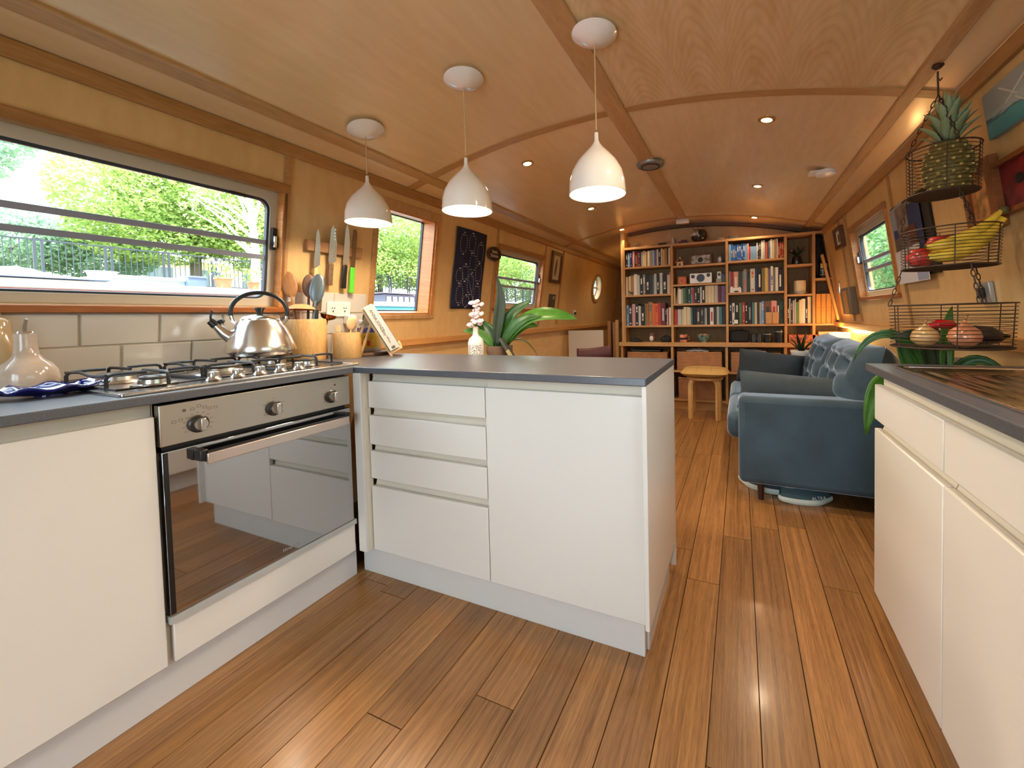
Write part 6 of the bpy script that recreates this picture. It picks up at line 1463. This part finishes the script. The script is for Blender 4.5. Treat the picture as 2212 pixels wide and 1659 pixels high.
# hedge outside the right-hand window
tree('hedge_bush', 'dense green hedge bush outside the right window, farther half', 4.9, 10.6, .55, [(4.9, 10.6, 2.0, 1.2, 2.6, 1.6), (4.7, 12.5, 2.6, 1.2, 2.0, 1.8)], 24000, LG3, BARK, 8, .06, 'hedge bushes on the right bank', .08)
tree('hedge_bush', 'dense green hedge bush outside the right window, nearer half', 4.6, 7.4, .55, [(4.6, 7.4, 1.8, 1.0, 2.2, 1.4), (4.5, 5.0, 1.6, .8, 1.6, 1.2)], 20000, LG3, BARK, 9, .06, 'hedge bushes on the right bank', .08)
tree('hedge_bush', 'green hedge bush outside the window over the sink', 4.8, .2, .55, [(4.8, .2, 1.4, .9, 3.5, 1.0)], 6000, LG3, BARK, 10, .08, 'hedge bushes on the right bank', .08)
# railings on the far bank
fn = thing('railing', 'dark iron railings along the far bank', 'railing', (-14, 0, 2.2))
IRON = mat('railing_iron', (30, 33, 46), .6)
B().box(-.02, .02, 1, 34, 1.00, 1.035).build('top_rail', IRON, fn); B().box(-.02, .02, 1, 34, .08, .11).build('bottom_rail', IRON, fn)
bm_ = B().box(-.007, .007, -.007, .007, .08, 1.0).mesh('bar', IRON, 0); pm_ = B().box(-.025, .025, -.022, .022, -.25, 1.05).mesh('post', IRON, 0)
y = 2.3
while y < 28:
    inst(bm_, 'bar', fn, loc=(0, y, 0)); y += .118
y = 2.75
while y < 30:
    inst(pm_, 'post', fn, loc=(0, y, 0)); inst(pm_, 'post', fn, loc=(0, y + .12, 0)); y += 1.18
# house beyond
hs = thing('bungalow', 'pale low house behind the railings', 'house', (-26, 12, 2.4))
B().box(-2, 2, -4.5, 4.5, 0, 1.9).build('walls', mat('house_wall', (214, 200, 184), .9), hs)
B().hexa([(-2.4, -4.9, 1.85), (2.4, -4.9, 1.85), (2.4, 4.9, 1.85), (-2.4, 4.9, 1.85), (-.1, -4.9, 3.0), (.1, -4.9, 3.0), (.1, 4.9, 3.0), (-.1, 4.9, 3.0)]).build('roof', mat('house_roof', (206, 196, 190), .9), hs)
for yy in (-3, -1, 1, 3):
    w_ = B().box(1.98, 2.03, yy - .5, yy + .5, .7, 1.5).build('window', mat('house_window', (110, 120, 136), .2), hs); B().box(2.03, 2.05, yy - .02, yy + .02, .7, 1.5).build('mullion', WPLAS, w_)
# neighbouring narrowboats
def narrowboat(label, y0, y1, cside, croof, zr, x0=-2.25):
    o = thing('narrowboat', label, 'boat', (x0 - 1, (y0 + y1) / 2, -.35)); h_ = (y1 - y0) / 2
    B().hexa([(-.95, -h_, -.1), (.95, -h_, -.1), (.95, h_, -.1), (-.95, h_, -.1), (-1.0, -h_, .75), (1.0, -h_, .75), (1.0, h_, .75), (-1.0, h_, .75)]).build('hull', mat('hull_black', (40, 40, 44), .6), o)
    B().hexa([(-.95, -h_ + .3, .75), (.95, -h_ + .3, .75), (.95, h_ - .3, .75), (-.95, h_ - .3, .75), (-.78, -h_ + .3, zr + .35), (.78, -h_ + .3, zr + .35), (.78, h_ - .3, zr + .35), (-.78, h_ - .3, zr + .35)]).build('cabin', cside, o)
    B().grid(9, 2, lambda i, j: (-.80 + 1.6 * i / 8, (-h_ + .28) if j == 0 else (h_ - .28), zr + .35 + .07 * (1 - ((i - 4) / 4) ** 2))).build('roof', croof, o, solid=.02, smooth=60)
    B().box(.74, .79, -h_ + .3, h_ - .3, zr + .35, zr + .40).build('handrail', croof, o)
    for k in range(int((y1 - y0) / 1.3)):
        yy = -h_ + .9 + 1.3 * k; B().hexa([(.86, yy, 1.1), (.88, yy, 1.1), (.88, yy + .6, 1.1), (.86, yy + .6, 1.1), (.80, yy, 1.45), (.82, yy, 1.45), (.82, yy + .6, 1.45), (.80, yy + .6, 1.45)]).build('cabin_window', mat('boat_window', (80, 96, 110), .1), o)
    return o
narrowboat('red-sided narrowboat with cream roof moored outside the big window', -7, 1.75, mat('boat_red', (176, 66, 76), .5), mat('boat_cream', (150, 146, 140), .6), 1.345)
narrowboat('teal narrowboat moored outside the hatch window', 1.95, 9.5, mat('boat_teal', (58, 150, 176), .5), mat('boat_bluewhite', (140, 150, 158), .6), 1.27)
ZR = 1.415
o = thing('tarpaulin', 'crumpled grey-blue tarpaulin on the red narrowboat roof', 'tarpaulin', (-2.9, -.22, ZR - .03))
rs = random.Random(5); hts = {}
B().grid(15, 9, lambda i, j: (-.45 + .9 * j / 8, -.8 + 1.15 * i / 14, .02 + .10 * math.sin(math.pi * i / 14) * math.sin(math.pi * j / 8) * (1 + .4 * math.sin(i * 1.9 + j * 1.3)))).build('sheet', mat('tarp_blue', (110, 126, 158), .6), o, solid=.01, smooth=30)
o = thing('planter_tub', 'white oval planter tub on the red narrowboat roof', 'planter', (-2.75, .19, ZR)); B().lathe([(0, 0), (.05, 0), (.07, .085), (.078, .095), (.068, .095), (.05, .02), (0, .02)], 24).build('tub', WPLAS, o, M=Matrix.Diagonal((1, 1.1, .8, 1)))
o = thing('roof_hatch', 'low white roof hatch box on the red narrowboat', 'hatch', (-2.9, .42, ZR)); B().box(-.2, .2, -.22, .26, -.04, .03).build('coaming', mat('hatch_green', (150, 176, 170), .6), o); B().box(-.22, .22, -.24, .28, .03, .055).build('lid', WPLAS, o, bevel=.01)
o = thing('blue_crate', 'slate blue crate among pots on the narrowboat roof', 'crate', (-2.7, .70, ZR)); B().box(-.06, .06, -.06, .06, -.03, .075).build('crate', mat('crate_blue', (82, 96, 126), .5), o, bevel=.004); B().box(-.065, .065, -.065, .065, .065, .078).build('lip', mat('crate_rim', (96, 110, 140), .5), o)
TER = mat('terracotta', (196, 112, 76), .7); FLG = leafmat('pot_leaf', (84, 124, 48), (150, 170, 84), .4)
def flowerpot(x, y, z, s_, label, fc):
    o = thing('flowerpot', label, 'flowerpot', (x, y, z)); B().lathe([(0, -.04), (.045 * s_, -.04), (.06 * s_, .06 * s_), (.066 * s_, .06 * s_), (.066 * s_, .075 * s_), (0, .07 * s_)], 18).build('pot', TER, o)
    r_ = random.Random(int(y * 100)); b = B(); f = B()
    for _ in range(90):
        a = r_.random() * 6.28; q = r_.random() ** .5; p = Vector((.10 * s_ * q * math.cos(a), .12 * s_ * q * math.sin(a), .08 * s_ + .15 * s_ * r_.random())); d = Vector((r_.gauss(0, 1), r_.gauss(0, 1), r_.gauss(0, 1))).normalized() * .022 * s_; e = d.cross(Vector((.3, .5, .8))).normalized() * .010 * s_
        b.add([p - d, p + e, p + d, p - e], [(0, 1, 2, 3)])
        if _ % 4 == 0 and fc: f.ell(p + Vector((0, 0, .02)), .010 * s_, .010 * s_, .010 * s_, 6, 4)
    q = b.build('leaves', FLG, o, smooth=0); q['kind'] = 'stuff'
    if fc: q = f.build('petals', mat('petal_%d' % fc[0], fc, .7), o); q['kind'] = 'stuff'
flowerpot(-2.6, .86, ZR, 1.0, 'terracotta pot with purple flowers on the narrowboat roof', (196, 140, 214))
flowerpot(-2.65, 1.12, ZR, .8, 'terracotta pot of yellow-green leaves on the narrowboat roof', (222, 206, 120))
flowerpot(-2.6, 2.30, 1.33, 1.1, 'terracotta pot with pale flowers on the teal narrowboat', (244, 226, 190))
o = thing('solar_box', 'dark roof box with rails on the teal narrowboat', 'box', (-2.9, 2.95, 1.33)); B().box(-.2, .2, -.28, .3, -.03, .10).build('box', mat('roofbox_dark', (70, 66, 84), .5), o); B().box(-.22, .22, -.32, .34, .11, .125).build('lid', mat('roofbox_lid', (90, 74, 84), .5), o)
for k in range(6): B().box(.205, .215, -.26 + .1 * k, -.20 + .1 * k, -.02, .07).build('panel', PAPER, o)
